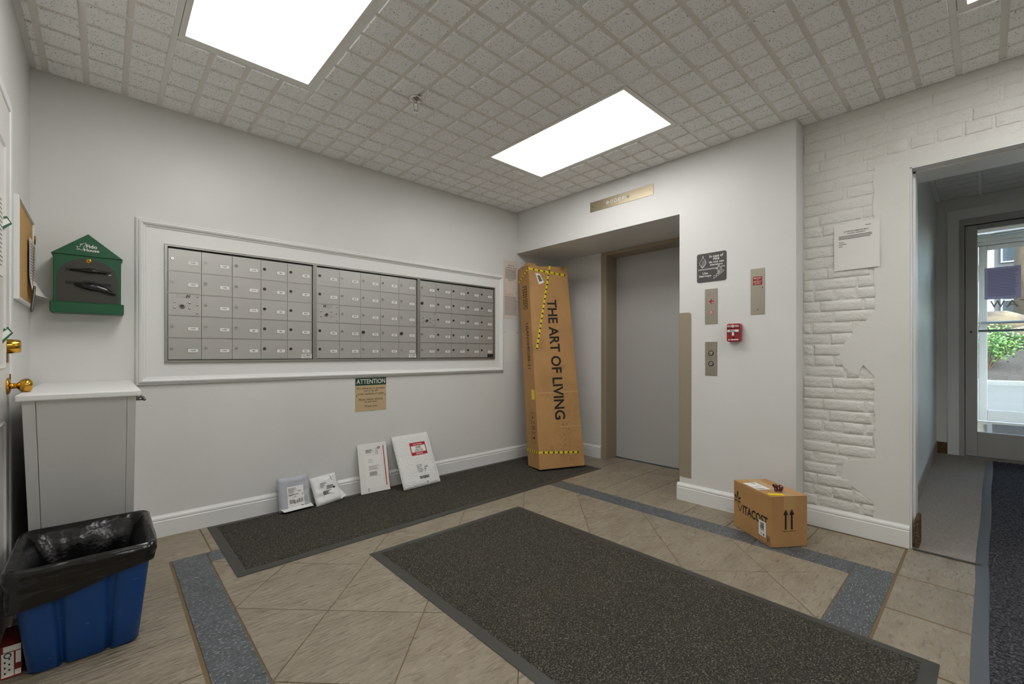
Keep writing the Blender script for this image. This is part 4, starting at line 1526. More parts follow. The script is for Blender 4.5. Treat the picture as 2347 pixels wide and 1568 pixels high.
HB = 0.368
A0, A1, B0, B1 = 0.143, 0.180, 0.172, 0.220
def at(z):
    k = z / HB
    return A0 + (A1 - A0) * k, B0 + (B1 - B0) * k
rings = [bin_ring(A0 - 0.008, B0 - 0.008, 0.0, 0, 0.020)]
for z in (0.008, 0.10, 0.2, 0.3, 0.345):
    a_, b_ = at(z)
    rings.append(bin_ring(a_, b_, z, 0, 0.022))
a_, b_ = at(HB)
rings.append(bin_ring(a_, b_, 0.346, 0.008)); rings.append(bin_ring(a_, b_, HB, 0.009)); rings.append(bin_ring(a_, b_, HB, -0.004))
for z in (0.3, 0.1, 0.012):
    a2, b2 = at(z)
    rings.append(bin_ring(a2, b2, z, -0.005, 0.022))
b = MB()
b.smooth = True
b.loft(rings, True, True)
b.build('tub', 'bin_blue', t)


def wob(p, k, amp):
    v = mnoise.noise((p[0] * 14 + k * 1.7, p[1] * 14, p[2] * 9 + k))
    v2 = mnoise.noise((p[0] * 45, p[1] * 45 + k, p[2] * 16))
    return v * amp + v2 * amp * 0.45


def liner_ring(z, off, k, amp, wave=0.0, dz=lambda p: 0.0):
    a_, b_ = at(min(z, HB))
    out = []
    for p in bin_ring(a_, b_, z, off):
        s = wob(p, k, amp)
        l = math.hypot(p[0], p[1])
        out.append((p[0] * (1 + s / l), p[1] * (1 + s / l), p[2] + dz(p) + wave * mnoise.noise((p[0] * 9, p[1] * 9, 3.3))))
    return out


hem = lambda p: -0.022 * max(0.0, -p[0] / 0.18) * (1 if p[1] < 0 else 0.4) + 0.02 * (p[0] / 0.18)
out_r = [liner_ring(0.285, 0.016, 1, 0.008, 0.03, hem), liner_ring(0.300, 0.017, 1.5, 0.008, 0.024, lambda p: hem(p) * 0.85), liner_ring(0.315, 0.016, 2.2, 0.008, 0.018, lambda p: hem(p) * 0.6), liner_ring(0.332, 0.016, 3, 0.007, 0.012, lambda p: hem(p) * 0.3),
         liner_ring(0.346, 0.017, 3.6, 0.007, 0.006), liner_ring(0.358, 0.017, 4, 0.005), liner_ring(0.374, 0.015, 5, 0.003), liner_ring(0.380, 0.008, 6, 0.002)]
in_r = [liner_ring(0.380, 0.008, 6, 0.002), liner_ring(0.376, -0.004, 7, 0.003), liner_ring(0.36, -0.016, 8, 0.006), liner_ring(0.335, -0.030, 9, 0.008), liner_ring(0.30, -0.038, 9.4, 0.011), liner_ring(0.26, -0.042, 10, 0.013), liner_ring(0.21, -0.045, 10.5, 0.014), liner_ring(0.16, -0.045, 11, 0.014), liner_ring(0.10, -0.048, 11.5, 0.014), liner_ring(0.04, -0.075, 12, 0.01)]
b = MB()
b.smooth = True
b.loft(out_r, False, False)
ln = b.build('bag_skirt', 'liner_outer', t)
b = MB()
b.smooth = True
b.loft(in_r, False, True)
b.build('bag_inside', 'liner_black', t)

t = thing('food_carton', 'small red and white food carton wedged between blue bin and left wall', 'carton', (X_L + 0.022, -1.08, 0))
MB().box((0.0, -0.02, 0), (0.052, 0.13, 0.108)).bevel(0.001, 1).build('box', 'food_red', t)
p = MB()
mpc = lambda u, v: (u, -0.0206, v)
p.rect2(mpc, 0.010, 0.088, 0.050, 0.107); p.rect2(mpc, 0.006, 0.006, 0.034, 0.085); p.rect2(mpc, 0.038, 0.045, 0.050, 0.085); p.rect2(mpc, 0.036, 0.006, 0.050, 0.024)
p.build('label_print', 'paper', t)
p = MB()
mpc = lambda u, v: (u, -0.021, v)
p.disc2(mpc, 0.020, 0.076, 0.009, 0.006, 14)
for k in range(6):
    p.rect2(mpc, 0.012 + (k % 2) * 0.010, 0.016 + k * 0.009, 0.016 + (k % 2) * 0.010, 0.022 + k * 0.009)
p.build('label_marks', 'ink_brown', t)

# ------------------------------------------------------------------ floor mats
def floor_mat(name, label, x0, x1, y0, y1, rot, brd, pile, rubber, h=0.010):
    cx, cy = (x0 + x1) / 2, (y0 + y1) / 2
    t = thing(name, label, 'mat', (cx, cy, 0), (0, 0, rot))
    a, c = (x1 - x0) / 2, (y1 - y0) / 2
    sweep_frame(-a, a, -c, c, [(0, 0.0003), (0, 0.002), (0.004, 0.003), (brd, h * 0.72), (brd, 0.0003)], lambda u, v, p: (u, v, p)).build('border', rubber, t)
    nx, ny = max(2, int(2 * a / 0.03)), max(2, int(2 * c / 0.03))
    b = MB()
    vs, fs = [], []
    for j in range(ny + 1):
        for i in range(nx + 1):
            e = i in (0, nx) or j in (0, ny)
            jx = 0 if not e else random.uniform(-0.0015, 0.0015)
            vs.append((-a + brd + (2 * a - 2 * brd) * i / nx + (jx if i in (0, nx) else 0), -c + brd + (2 * c - 2 * brd) * j / ny + (jx if j in (0, ny) else 0),
                       (h * 0.7 if e else h + random.uniform(-0.0008, 0.0008))))
    for j in range(ny):
        for i in range(nx):
            k = j * (nx + 1) + i
            fs.append((k, k + 1, k + nx + 2, k + nx + 1))
    b.smooth = True
    b.add(vs, fs)
    b.build('pile', pile, t, recalc=False)
    return t


floor_mat('floor_mat', 'long charcoal floor mat lying along the mailbox wall', -2.664, 0.292, -0.856, -0.020, R(0.15), 0.045, 'mat_pile', 'mat_rubber')
floor_mat('floor_mat', 'large charcoal floor mat in the middle of the tiled floor', -2.096, -0.998, -3.195, -1.057, R(-0.5), 0.045, 'mat_pile', 'mat_rubber')
# ribbed runner into the passage
t = thing('runner_mat', 'dark ribbed runner with grey rubber edge leading to the entrance', 'mat', (0, 0, 0))
xs2 = [-2.2, -1.5, -0.8, -0.1, 0.13, 0.16, 0.5] + [0.5 + 0.3 * k for k in range(1, 8)]
def rz(x):
    return ramp(x) + (0.0045 if x > 0.145 else 0.001)
def edge_y(x):
    return -3.272 - 0.012 * max(0, (x - 0.2)) + 0.003 * math.sin(x * 5)
b = MB()
b.loft([[(x, edge_y(x), rz(x)), (x, edge_y(x) - 0.045, rz(x) + 0.008), (x, edge_y(x) - 0.05, rz(x) + 0.001)] for x in xs2])
b.build('rubber_edge', 'runner_rubber', t)
b = MB()
b.loft([[(x, -4.25, rz(x)), (x, -4.205, rz(x) + 0.008), (x, -4.20, rz(x) + 0.001)] for x in xs2])
b.build('rubber_edge', 'runner_rubber', t)
b = MB()
nrib = 42
prof = []
for k in range(nrib + 1):
    u = k / nrib
    prof.append((u, 0.006 if k % 2 == 0 else 0.0105))
b.loft([[(x, edge_y(x) - 0.046 + (-4.205 - edge_y(x) + 0.046) * u, rz(x) + hz) for u, hz in prof] for x in xs2], False, False, False)
b.build('ribbed_pile', 'runner_pile', t)

# ------------------------------------------------------------------ parcels along the mail wall
def pouch(w, h, th, puff=1.0, nu=14, nv=16, seed=0, wr=0.004, flat=0.10):
    """a soft packet standing on its lower edge, front towards -y; returns builder and front mapping"""
    def zf(u, v):
        eu, ev = min(u, 1 - u) / flat, min(v, 1 - v) / flat
        f = (min(1, eu) * min(1, ev))
        f = math.sin(min(1, f) * math.pi / 2) ** puff
        return f * th / 2 + wr * f * mnoise.noise((u * 5 + seed, v * 6, seed * 1.3)) + wr * 0.5 * mnoise.noise((u * 3 + seed, v * 12, seed))
    def mp(u, v, off=0.0):
        return (w * (u - 0.5), -0.0012 - max(zf(u, v), 0) - off - 0.0, h * v)
    b = MB()
    b.smooth = True
    vs = [mp(i / nu, j / nv) for j in range(nv + 1) for i in range(nu + 1)]
    vb = [(p[0], 0.0012 + max(-p[1] - 0.0012, 0) * 0.9, p[2]) for p in vs]
    fs = []
    for j in range(nv):
        for i in range(nu):
            k = j * (nu + 1) + i
            fs.append((k, k + 1, k + nu + 2, k + nu + 1))
    n = len(vs)
    fb = [tuple(reversed([i + n for i in f])) for f in fs]
    rim = [i for i in range(nu + 1)] + [j * (nu + 1) + nu for j in range(1, nv + 1)] + [nv * (nu + 1) + i for i in range(nu - 1, -1, -1)] + [j * (nu + 1) for j in range(nv - 1, 0, -1)]
    fr = [(rim[k], rim[(k + 1) % len(rim)], n + rim[(k + 1) % len(rim)], n + rim[k]) for k in range(len(rim))]
    b.add(vs + vb, fs + fb + fr)
    return b, mp


def fine(mp, off):
    return lambda u, v: mp(u, v, off)


def grid_patch(mp, u0, v0, u1, v1, off, n=6):
    b = MB()
    b.add([mp(u0 + (u1 - u0) * i / n, v0 + (v1 - v0) * j / n, off) for j in range(n + 1) for i in range(n + 1)],
          [(j * (n + 1) + i, j * (n + 1) + i + 1, (j + 1) * (n + 1) + i + 1, (j + 1) * (n + 1) + i) for j in range(n) for i in range(n)])
    return b


ZM = 0.0125
# grey poly mailer
t = thing('poly_mailer', 'small grey plastic mailer with a shipping label leaning on the baseboard', 'parcel', (-2.174, -0.100, ZM), (R(-15), 0, R(2)))
b, mp = pouch(0.205, 0.226, 0.030, seed=2, wr=0.006)
b.build('pouch', 'poly_grey', t)
b = MB()
b.add([(-0.1025, -0.002, 0.028), (0.1025, -0.002, 0.028), (0.108, -0.038, 0.003), (-0.085, -0.050, 0.001), (-0.1025, -0.0005, 0.028), (0.1025, -0.0005, 0.028), (0.108, -0.036, 0.0025), (-0.085, -0.048, 0.0005)],
      [(0, 1, 2, 3), (7, 6, 5, 4), (0, 4, 5, 1), (1, 5, 6, 2), (2, 6, 7, 3), (3, 7, 4, 0)])
b.build('bottom_flap', 'poly_white', t)
grid_patch(mp, 0.26, 0.06, 0.78, 0.70, 0.0010).build('label', 'white_card', t, smooth=True)
p = MB()
f = fine(mp, 0.0016)
p.barcode2(f, 0.32, 0.20, 0.73, 0.32, 22)
p.lines2(f, 0.29, 0.44, 0.62, 0.66, 6, 0.28, 0.5)
p.text2(f, 'EWR', 0.60, 0.52, 0.75, 0.56, bold=0.02)
p.stroke2(f, [(0.42, 0.36), (0.45, 0.39), (0.47, 0.37), (0.50, 0.40), (0.54, 0.38)], 0.008)
p.rect2(f, 0.66, 0.10, 0.75, 0.115)
p.build('label_print', 'print_black', t)['kind'] = 'stuff'

t = thing('poly_mailer', 'small crumpled white plastic mailer beside the grey mailer', 'parcel', (-1.950, -0.122, ZM), (R(-27), R(-4), R(6)))
b, mp = pouch(0.19, 0.205, 0.034, seed=9, wr=0.009)
b.build('pouch', 'poly_white', t)
b = MB()
b.add([(0.085, -0.004, 0.095), (0.125, -0.010, 0.018), (0.080, -0.014, 0.003), (0.085, -0.002, 0.095), (0.125, -0.008, 0.018), (0.080, -0.012, 0.003)], [(0, 1, 2), (5, 4, 3), (0, 3, 4, 1), (1, 4, 5, 2), (2, 5, 3, 0)])
b.build('side_flap', 'poly_white', t)
p = MB()
f = fine(mp, 0.0014)
p.barcode2(f, 0.32, 0.30, 0.68, 0.44, 22)
p.lines2(f, 0.28, 0.56, 0.62, 0.74, 4, 0.3, 0.4)
p.lines2(f, 0.48, 0.48, 0.78, 0.60, 3, 0.45, 0.2)
p.rect2(f, 0.30, 0.255, 0.70, 0.262); p.rect2(f, 0.74, 0.46, 0.82, 0.52)
p.stroke2(f, [(0.70, 0.92), (0.76, 0.86), (0.72, 0.82), (0.78, 0.76)], 0.012)
p.stroke2(f, [(0.84, 0.92), (0.82, 0.86), (0.86, 0.84)], 0.008)
p.build('label_print', 'print_black', t)['kind'] = 'stuff'

t = thing('flat_envelope', 'flat white cardboard envelope with a red stripe leaning on the wall', 'envelope', (-1.595, -0.107, ZM), (R(-14), 0, R(-3)))
W_, H_ = 0.233, 0.372
MB().box((-W_ / 2, -0.006, 0), (W_ / 2, 0.0, H_)).bevel(0.0015, 1).build('envelope', 'envelope', t)
mpe = lambda off: (lambda u, v: (W_ * (u - 0.5), -0.006 - off, H_ * v))
MB().rect2(mpe(0.0006), 0.20, 0.10, 0.80, 0.74).build('label_sheet', 'white_card', t)
p = MB()
p.poly2(mpe(0.0008), [(0.875, 0.10), (0.905, 0.10), (0.895, 0.93), (0.865, 0.93)])
p.rect2(mpe(0.0007), 0.985, 0.03, 0.998, 0.3)
p.build('red_stripe', 'red_print', t)
p = MB()
f = mpe(0.0011)
p.barcode2(f, 0.34, 0.34, 0.60, 0.42, 20)
p.lines2(f, 0.32, 0.45, 0.70, 0.54, 4, 0.3, 0.3)
p.lines2(f, 0.32, 0.60, 0.52, 0.68, 3, 0.18, 0.4)
p.rect2(f, 0.32, 0.327, 0.72, 0.331)
p.lines2(f, 0.26, 0.80, 0.52, 0.88, 3, 0.4, 0.4)
p.stroke2(f, [(0.25, 0.83), (0.32, 0.86), (0.36, 0.83), (0.44, 0.86), (0.52, 0.84)], 0.008)
for u, n in ((0.60, 10), (0.64, 8), (0.66, 9)):
    p.rect2(f, u, 0.76, u + 0.008, 0.90)
p.disc2(f, 0.72, 0.895, 0.045, 0.018, 16, 0.028)
for v in (0.03, 0.055, 0.08):
    p.rect2(f, 0.24, v, 0.28, v + 0.012)
p.build('label_print', 'print_grey', t)['kind'] = 'stuff'

t = thing('bubble_mailer', 'large white bubble mailer with a red DO NOT BEND sticker', 'parcel', (-1.258, -0.232, ZM + 0.002), (R(-27), 0, R(2.5)))
W_, H_ = 0.340, 0.438
b, mp = pouch(W_, H_, 0.026, seed=21, wr=0.003, nu=20, nv=24, flat=0.06)
b.build('pouch', 'bubble_wrap', t)
MB().box((W_ / 2 - 0.014, -0.007, 0.004), (W_ / 2 + 0.004, 0.004, H_ - 0.004)).bevel(0.003, 1).build('edge_seam', 'poly_white', t)
grid_patch(mp, 0.40, 0.575, 0.845, 0.82, 0.0012).build('sticker', 'red_print', t, smooth=True)
grid_patch(mp, 0.425, 0.635, 0.82, 0.755, 0.0018).build('sticker_white', 'white_card', t, smooth=True)
p = MB()
f = fine(mp, 0.0024)
p.text2(f, 'PLEASE', 0.53, 0.592, 0.71, 0.617, rot=180, bold=0.02)
p.build('sticker_lettering', 'sign_white', t)
p = MB()
p.text2(f, 'THANK YOU', 0.50, 0.772, 0.75, 0.797, rot=180, bold=0.02)
p.build('sticker_lettering', 'sign_white', t)
p = MB()
p.text2(f, 'DO NOT', 0.51, 0.644, 0.73, 0.690, rot=180, bold=0.02)
p.text2(f, 'BEND', 0.55, 0.700, 0.69, 0.743, rot=180, bold=0.02)
p.build('sticker_lettering', 'print_black', t)
p = MB()
p.barcode2(f, 0.46, 0.13, 0.72, 0.185, 22)
p.lines2(f, 0.45, 0.25, 0.62, 0.40, 6, 0.22, 0.4)
p.text2(f, 'EWR', 0.66, 0.325, 0.75, 0.35, bold=0.02)
p.stroke2(f, [(0.64, 0.25), (0.67, 0.28), (0.65, 0.31), (0.70, 0.30)], 0.006)
p.rect2(f, 0.62, 0.055, 0.67, 0.065)
p.build('label_print', 'print_black', t)['kind'] = 'stuff'

# ------------------------------------------------------------------ tall carton leaning in the corner
t = thing('tall_carton', 'tall brown carton with yellow tape leaning in the corner by the elevator', 'carton', (0.0, -0.52, 0.0125))
og = Vector((0.0, -0.52, 0.0125))
C8 = {k: Vector(v) - og for k, v in dict(flb=(-0.251, -0.568, 0.026), frb=(0.185, -0.741, 0.026), blb=(-0.176, -0.345, 0.0135), brb=(0.260, -0.518, 0.0135),
                                          flt=(-0.068, -0.240, 1.946), frt=(0.341, -0.388, 1.968), blt=(0.003, -0.016, 1.944), brt=(0.431, -0.180, 1.930)).items()}


def quad_map(a, c, d, e, off=0.0):
    """bilinear map over bottom-left, bottom-right, top-left, top-right"""
    nrm = (c - a).cross(d - a).normalized()
    return lambda u, v: (a * (1 - u) * (1 - v) + c * u * (1 - v) + d * (1 - u) * v + e * u * v) + nrm * off


b = MB()
# faces carry a little sag: loft through sections
secs = []
for k in range(9):
    v = k / 8
    F0, F1 = C8['flb'].lerp(C8['flt'], v), C8['frb'].lerp(C8['frt'], v)
    K0, K1 = C8['blb'].lerp(C8['blt'], v), C8['brb'].lerp(C8['brt'], v)
    secs.append([F0, F1, K1, K0])
b.loft(secs)
b.bevel(0.006, 2, 40)
b.build('box', 'cardboard_worn', t)
FM = lambda off: quad_map(C8['flb'], C8['frb'], C8['flt'], C8['frt'], off)
SM = lambda off: quad_map(C8['blb'], C8['flb'], C8['blt'], C8['flt'], off)
p = MB()
p.text2(FM(0.0014), 'THE ART OF LIVING', 0.405, 0.225, 0.645, 0.822, rot=90, bold=0.022)
p.build('lettering', 'ink_brown', t)
p = MB()
p.text2(SM(0.0014), 'USAN1040288-21', 0.50, 0.475, 0.72, 0.705, rot=90, bold=0.005)
p.build('side_print', 'ink_brown', t)
p = MB()
for u in (0.38, 0.52, 0.66):
    v = 0.90
    while v > 0.775:
        l = random.uniform(0.004, 0.012)
        p.rect2(SM(0.0014), u, v - l, u + 0.075, v)
        v -= l + random.choice((0.003, 0.004, 0.008))
p.build('stencil_lines', 'ink_brown', t)['kind'] = 'stuff'
FS = lambda u, v: SM(0.0015)(u / 0.235, v / 1.955)
p = MB()
for v in (0.235, 0.330, 0.425):
    p.stroke2(FS, [(0.118, v), (0.194, v), (0.194, v + 0.084), (0.118, v + 0.084)], 0.003, True)
p.poly2(FS, [(0.135, 0.277), (0.178, 0.262), (0.178, 0.292)]); p.rect2(FS, 0.128, 0.274, 0.140, 0.280)
for v in (0.357, 0.377):
    p.rect2(FS, 0.132, v, 0.170, v + 0.006); p.poly2(FS, [(0.166, v - 0.006), (0.180, v + 0.003), (0.166, v + 0.012)])
p.rect2(FS, 0.134, 0.464, 0.176, 0.470); p.poly2(FS, [(0.150, 0.448), (0.156, 0.467), (0.150, 0.486), (0.144, 0.467)])
p.build('handling_marks', 'ink_brown', t)
MB().rect2(SM(0.0015), 0.66, 0.325, 0.93, 0.372).build('yellow_sticker', 'yellow_tape', t)
b = MB()
b.poly2(FM(0.0015), [(0.165, 0.962), (0.27, 0.958), (0.37, 0.912), (0.235, 0.902)])
o = b.build('label', 'white_card', t)
p = MB()
p.poly2(FM(0.002), [(0.20, 0.952), (0.27, 0.949), (0.33, 0.920), (0.25, 0.916)])
p.build('label_print', 'print_grey', o)


def tape(mp1, mp2, a, c, w, dash):
    """printed tape between two face points: yellow band with dark dashes"""
    y, k = MB(), MB()
    y.stroke2(mp1, [a, c], w)
    n = dash
    for i in range(n):
        s0, s1 = (i + 0.84) / n, (i + 0.92) / n
        k.stroke2(mp2, [(a[0] + (c[0] - a[0]) * s0, a[1] + (c[1] - a[1]) * s0), (a[0] + (c[0] - a[0]) * s1, a[1] + (c[1] - a[1]) * s1)], w * 0.92)
    return y, k


def metric(mp, wd, ht):
    """same face addressed in metres"""
    return lambda u, v: mp(u / wd, v / ht)


FWm, FHm = 0.455, 1.955
SWm = 0.235
for nm, mk, wd, a, c, n in (('tape', FM, FWm, (0.005, 1.925), (0.425, 1.862), 7), ('tape', FM, FWm, (0.247, 1.953), (0.040, 1.115), 17),
                            ('tape', FM, FWm, (0.005, 0.155), (0.400, 0.128), 8), ('tape', SM, SWm, (0.005, 1.815), (0.230, 1.925), 5), ('tape', SM, SWm, (0.005, 0.150), (0.230, 0.155), 5)):
    y, k = tape(metric(mk(0.0017), wd, FHm), metric(mk(0.0022), wd, FHm), a, c, 0.020, n)
    o = y.build(nm, 'yellow_tape', t)
    k.build('tape_dashes', 'print_black', o)['kind'] = 'stuff'
# creases and scuffs on the worn front
p = MB()
p.stroke2(FM(0.0012), [(0.02, 0.357), (0.5, 0.354), (0.985, 0.356)], 0.0025)
p.build('crease', 'cardboard_pale', t)
p = MB()
p.stroke2(FM(0.0012), [(0.52, 0.190), (0.98, 0.189)], 0.002)
p.build('crease', 'cardboard_pale', t)
p = MB()
rs = random.Random(17)
for k in range(85):
    u, v = rs.gauss(0.58, 0.10), rs.uniform(0.04, 0.215)
    if not 0.05 < u < 0.95:
        continue
    l = rs.uniform(0.012, 0.035)
    a = rs.choice((0.9, -0.9, 0.7)) * rs.uniform(0.7, 1.2)
    p.stroke2(FM(0.0011), [(u, v), (u + l * math.cos(a), v + 0.25 * l * math.sin(a))], 0.003)
p.build('scuffs', 'cardboard_scuff', t)['kind'] = 'stuff'
# crushed flap at the top
b = MB()
a, c = C8['blt'], C8['flt']
top = Vector((0.0, 0.0, 1))
m1 = a.lerp(c, 0.45) + Vector((0.01, 0.0, 0.028))
m2 = a.lerp(c, 0.9) + Vector((0.045, 0.03, 0.048))
m3 = c + Vector((0.09, 0.0, 0.030))
b.add([a, c, m1, m2, m3, c + Vector((0.10, -0.03, 0.004)), a + Vector((0.10, 0.0, 0.003))], [(0, 1, 3, 2), (1, 5, 4, 3), (0, 2, 3, 6), (3, 4, 5, 6)])
b.build('torn_flap', 'cardboard_worn', t)

# ------------------------------------------------------------------ small carton with leaf mark
Fp, Rp, Lp = Vector((-0.420, -2.498)), Vector((-0.240, -2.627)), Vector((-0.236, -2.221))
ang = math.atan2(Rp.y - Fp.y, Rp.x - Fp.x)
t = thing('shipping_carton', 'small brown shipping carton with VITACOST print standing on the floor', 'carton', (Fp.x, Fp.y, 0.0005), (0, 0, ang))
SW, SD, SH = 0.221, 0.333, 0.284       # local x along the arrows face, local y away to the back
MB().box((0, 0, 0), (SW, SD, SH - 0.004)).bevel(0.003, 1).build('box', 'cardboard', t)
b = MB()
b.box((0.001, 0.0, SH - 0.004), (SW / 2 - 0.001, SD, SH)); b.bevel(0.001, 1)
b.build('flap', 'cardboard', t)
b = MB()
b.box((SW / 2 + 0.001, 0.0, SH - 0.004), (SW - 0.001, SD, SH - 0.0005)); b.bevel(0.001, 1)
b.build('flap', 'cardboard', t)
b = MB()
b.box((0.075, -0.0009, SH), (0.15, SD + 0.0005, SH + 0.0007))
b.box((0.075, -0.0009, SH - 0.075), (0.15, -0.0002, SH + 0.0007))
b.build('parcel_tape', 'parcel_tape', t)
mpA = lambda off: (lambda u, v: (u, -off, v))                # arrows face
mpV = lambda off: (lambda u, v: (-off, SD - u, v))            # long face, u from far end to near
p = MB()
f = mpA(0.0008)
for cx in (0.087, 0.124):
    p.rect2(f, cx - 0.0055, 0.098, cx + 0.0055, 0.185)
    p.poly2(f, [(cx - 0.0155, 0.180), (cx + 0.0155, 0.180), (cx, 0.212)])
p.rect2(f, 0.064, 0.088, 0.150, 0.0905)
p.build('arrows', 'ink_brown', t)
p = MB()
f = mpV(0.0008)
def leafm(cx, cy, dx, dy, l, w):
    n = math.hypot(dx, dy)
    dx, dy = dx / n, dy / n
    p.poly2(f, [(cx + dx * l * s - dy * w * q, cy + dy * l * s + dx * w * q) for s, q in ((0, 0), (0.3, 0.8), (0.55, 1), (0.8, 0.7), (1, 0), (0.8, -0.7), (0.55, -1), (0.3, -0.8))])
c0 = (0.040, 0.178)
leafm(c0[0], c0[1] + 0.006, -0.02, 1, 0.046, 0.007)
leafm(c0[0] - 0.004, c0[1] + 0.002, -1, 0.7, 0.036, 0.007)
leafm(c0[0] + 0.004, c0[1] + 0.002, 1, 0.55, 0.030, 0.007)
leafm(c0[0] - 0.005, c0[1] - 0.010, -1, -0.2, 0.024, 0.006)
leafm(c0[0] + 0.005, c0[1] - 0.006, 1, -0.5, 0.026, 0.006)
p.stroke2(f, [(c0[0], c0[1]), (c0[0] + 0.004, 0.15), (c0[0] + 0.016, 0.123), (c0[0] + 0.024, 0.112), (c0[0] + 0.034, 0.133), (c0[0] + 0.043, 0.156)], 0.0045)
p.text2(f, 'ITACOST', 0.090, 0.106, 0.306, 0.158, bold=0.028)
p.build('lettering', 'ink_brown', t)
p = MB()
f2 = mpV(0.0007)
p.stroke2(f2, [(0.235, 0.012), (0.325, 0.012), (0.325, 0.055), (0.235, 0.055)], 0.002, True)
p.rect2(f2, 0.304, 0.020, 0.310, 0.050); p.rect2(f2, 0.315, 0.020, 0.318, 0.050); p.rect2(f2, 0.296, 0.012, 0.298, 0.055)
p.build('handling_mark', 'ink_brown', t)
o = MB().rect2(mpV(0.0012), 0.232, 0.040, 0.292, 0.125).build('barcode_label', 'white_card', t)
p = MB()
f = mpV(0.0017)
for k in range(12):
    p.rect2(f, 0.246, 0.072 + k * 0.0037, 0.276, 0.072 + k * 0.0037 + random.choice((0.001, 0.0018, 0.0024)))
p.rect2(f, 0.250, 0.050, 0.258, 0.056); p.rect2(f, 0.268, 0.046, 0.278, 0.056)
p.build('barcode', 'print_black', o)
mpT = lambda off: (lambda u, v: (u, v, SH + 0.0004 + off))
o = MB().rect2(mpT(0.0006), 0.012, 0.125, 0.095, 0.262).build('address_label', 'white_card', t)
p = MB()
f = mpT(0.0011)
p.stroke2(f, [(0.070, 0.205), (0.078, 0.19), (0.066, 0.18), (0.055, 0.19), (0.045, 0.175), (0.035, 0.19)], 0.0018)
p.stroke2(f, [(0.030, 0.185), (0.036, 0.165), (0.05, 0.16), (0.06, 0.15)], 0.0018)
for k in range(8):
    p.rect2(f, 0.02 + k * 0.006, 0.135, 0.023 + k * 0.006, 0.15)
p.rect2(f, 0.05, 0.235, 0.08, 0.242)
p.build('label_print', 'print_black', o)
MB().poly2(mpT(0.0015), [(0.010, 0.028), (0.090, 0.006), (0.098, 0.040), (0.018, 0.062)]).build('yellow_label', 'yellow_label', t)

# crumpled red bow on top
bl = Matrix.Rotation(ang, 3, 'Z') @ Vector((0.108, 0.085, 0)) + Vector((Fp.x, Fp.y, SH + 0.002))
t = thing('red_bow', 'crumpled glossy dark red bow lying on the small carton', 'bow', bl)
rg = random.Random(3)
for k in range(7):
    b = MB()
    b.smooth = True
    a0 = k * 0.9
    ctr = Vector((0.016 * math.cos(a0), 0.016 * math.sin(a0), 0.012 + 0.008 * (k % 3)))
    ax = Vector((rg.uniform(-1, 1), rg.uniform(-1, 1), rg.uniform(-0.4, 0.4))).normalized()
    e1 = ax.orthogonal().normalized()
    e2 = ax.cross(e1)
    rr = 0.011
    rings = []
    for i in range(13):
        a = 2 * math.pi * i / 12
        c_ = ctr + (e1 * math.cos(a) + e2 * math.sin(a) * 0.8) * rr
        c_.z = max(c_.z, 0.0015)
        rings.append([c_ - ax * 0.007, c_ + ax * 0.007, c_ + ax * 0.007 + (e1 * math.cos(a) + e2 * math.sin(a)) * 0.0012, c_ - ax * 0.007 + (e1 * math.cos(a) + e2 * math.sin(a)) * 0.0012])
    b.loft(rings)
    b.build('ribbon_loop', 'dark_red', t)

# ------------------------------------------------------------------ sprinkler
t = thing('sprinkler_head', 'chrome fire sprinkler head hanging from the ceiling tiles', 'sprinkler', (-1.833, -1.101, CEIL - 0.0095))
b = MB()
b.smooth = True
b.lathe([(0.040, 0.0), (0.040, 0.004), (0.033, 0.012), (0.016, 0.016)], (0, 0, 0), (0, 0, -1), 24)
b.build('escutcheon', 'chrome', t)
MB().lathe([(0.011, 0.01), (0.011, 0.030), (0.014, 0.030), (0.014, 0.036)], (0, 0, 0), (0, 0, -1), 12).build('nozzle', 'chrome', t)
for s in (-1, 1):
    b = MB()
    b.tube([(s * 0.012, 0, -0.034), (s * 0.014, 0, -0.048), (s * 0.008, 0, -0.062), (0, 0, -0.068)], 0.0025, 6)
    b.build('frame_arm', 'chrome', t)
b = MB()
b.lathe([(0.004, 0.064), (0.006, 0.072), (0.0165, 0.073), (0.0165, 0.0745), (0.003, 0.075)], (0, 0, 0), (0, 0, -1), 14)
b.build('deflector', 'chrome', t)

# ------------------------------------------------------------------ inner entrance door
d3 = thing('door_3', None, None, (DX, -3.181, 0.129), WALL_B)
structure(d3)
# casing (local x = world -y)
cas = MB()
cas.box((-0.124, -0.018, 0.0), (-0.048, 0.0, 2.292)); cas.box((-0.048, -0.018, 2.201), (1.05, 0.0, 2.292)); cas.box((1.0, -0.018, 0), (1.05, 0.0, 2.201))
structure(cas.build('trim_5', 'trim_paint')).matrix_world = Matrix.Translation((DX, -3.181, 0.129)) @ Matrix.Rotation(R(-90), 4, 'Z')
b = MB()
b.box((-0.048, -0.012, 0.0), (-0.012, 0.08, 2.20)); b.box((-0.028, -0.022, 0.0), (-0.022, -0.012, 2.17)); b.box((-0.012, -0.012, 2.14), (1.0, 0.08, 2.20)); b.box((0.965, -0.012, 0), (1.0, 0.08, 2.14))
b.box((-0.012, 0.0435, 0), (0.012, 0.08, 2.14)); b.box((0.94, 0.0435, 0), (0.965, 0.08, 2.14)); b.box((0.012, 0.0435, 2.12), (0.94, 0.08, 2.14))
b.build('door_frame', 'aluminium', d3)
b = MB()
b.box((-0.008, -0.004, 0.010), (0.070, 0.042, 2.132)); b.box((0.88, -0.004, 0.010), (0.958, 0.042, 2.132)); b.box((0.070, -0.004, 0.010), (0.88, 0.042, 0.232)); b.box((0.070, -0.004, 2.087), (0.88, 0.042, 2.132))
b.bevel(0.003, 1)
b.build('door_leaf', 'aluminium', d3)
MB().box((0.070, 0.016, 0.232), (0.88, 0.022, 2.087)).build('glass', 'door_glass', d3)
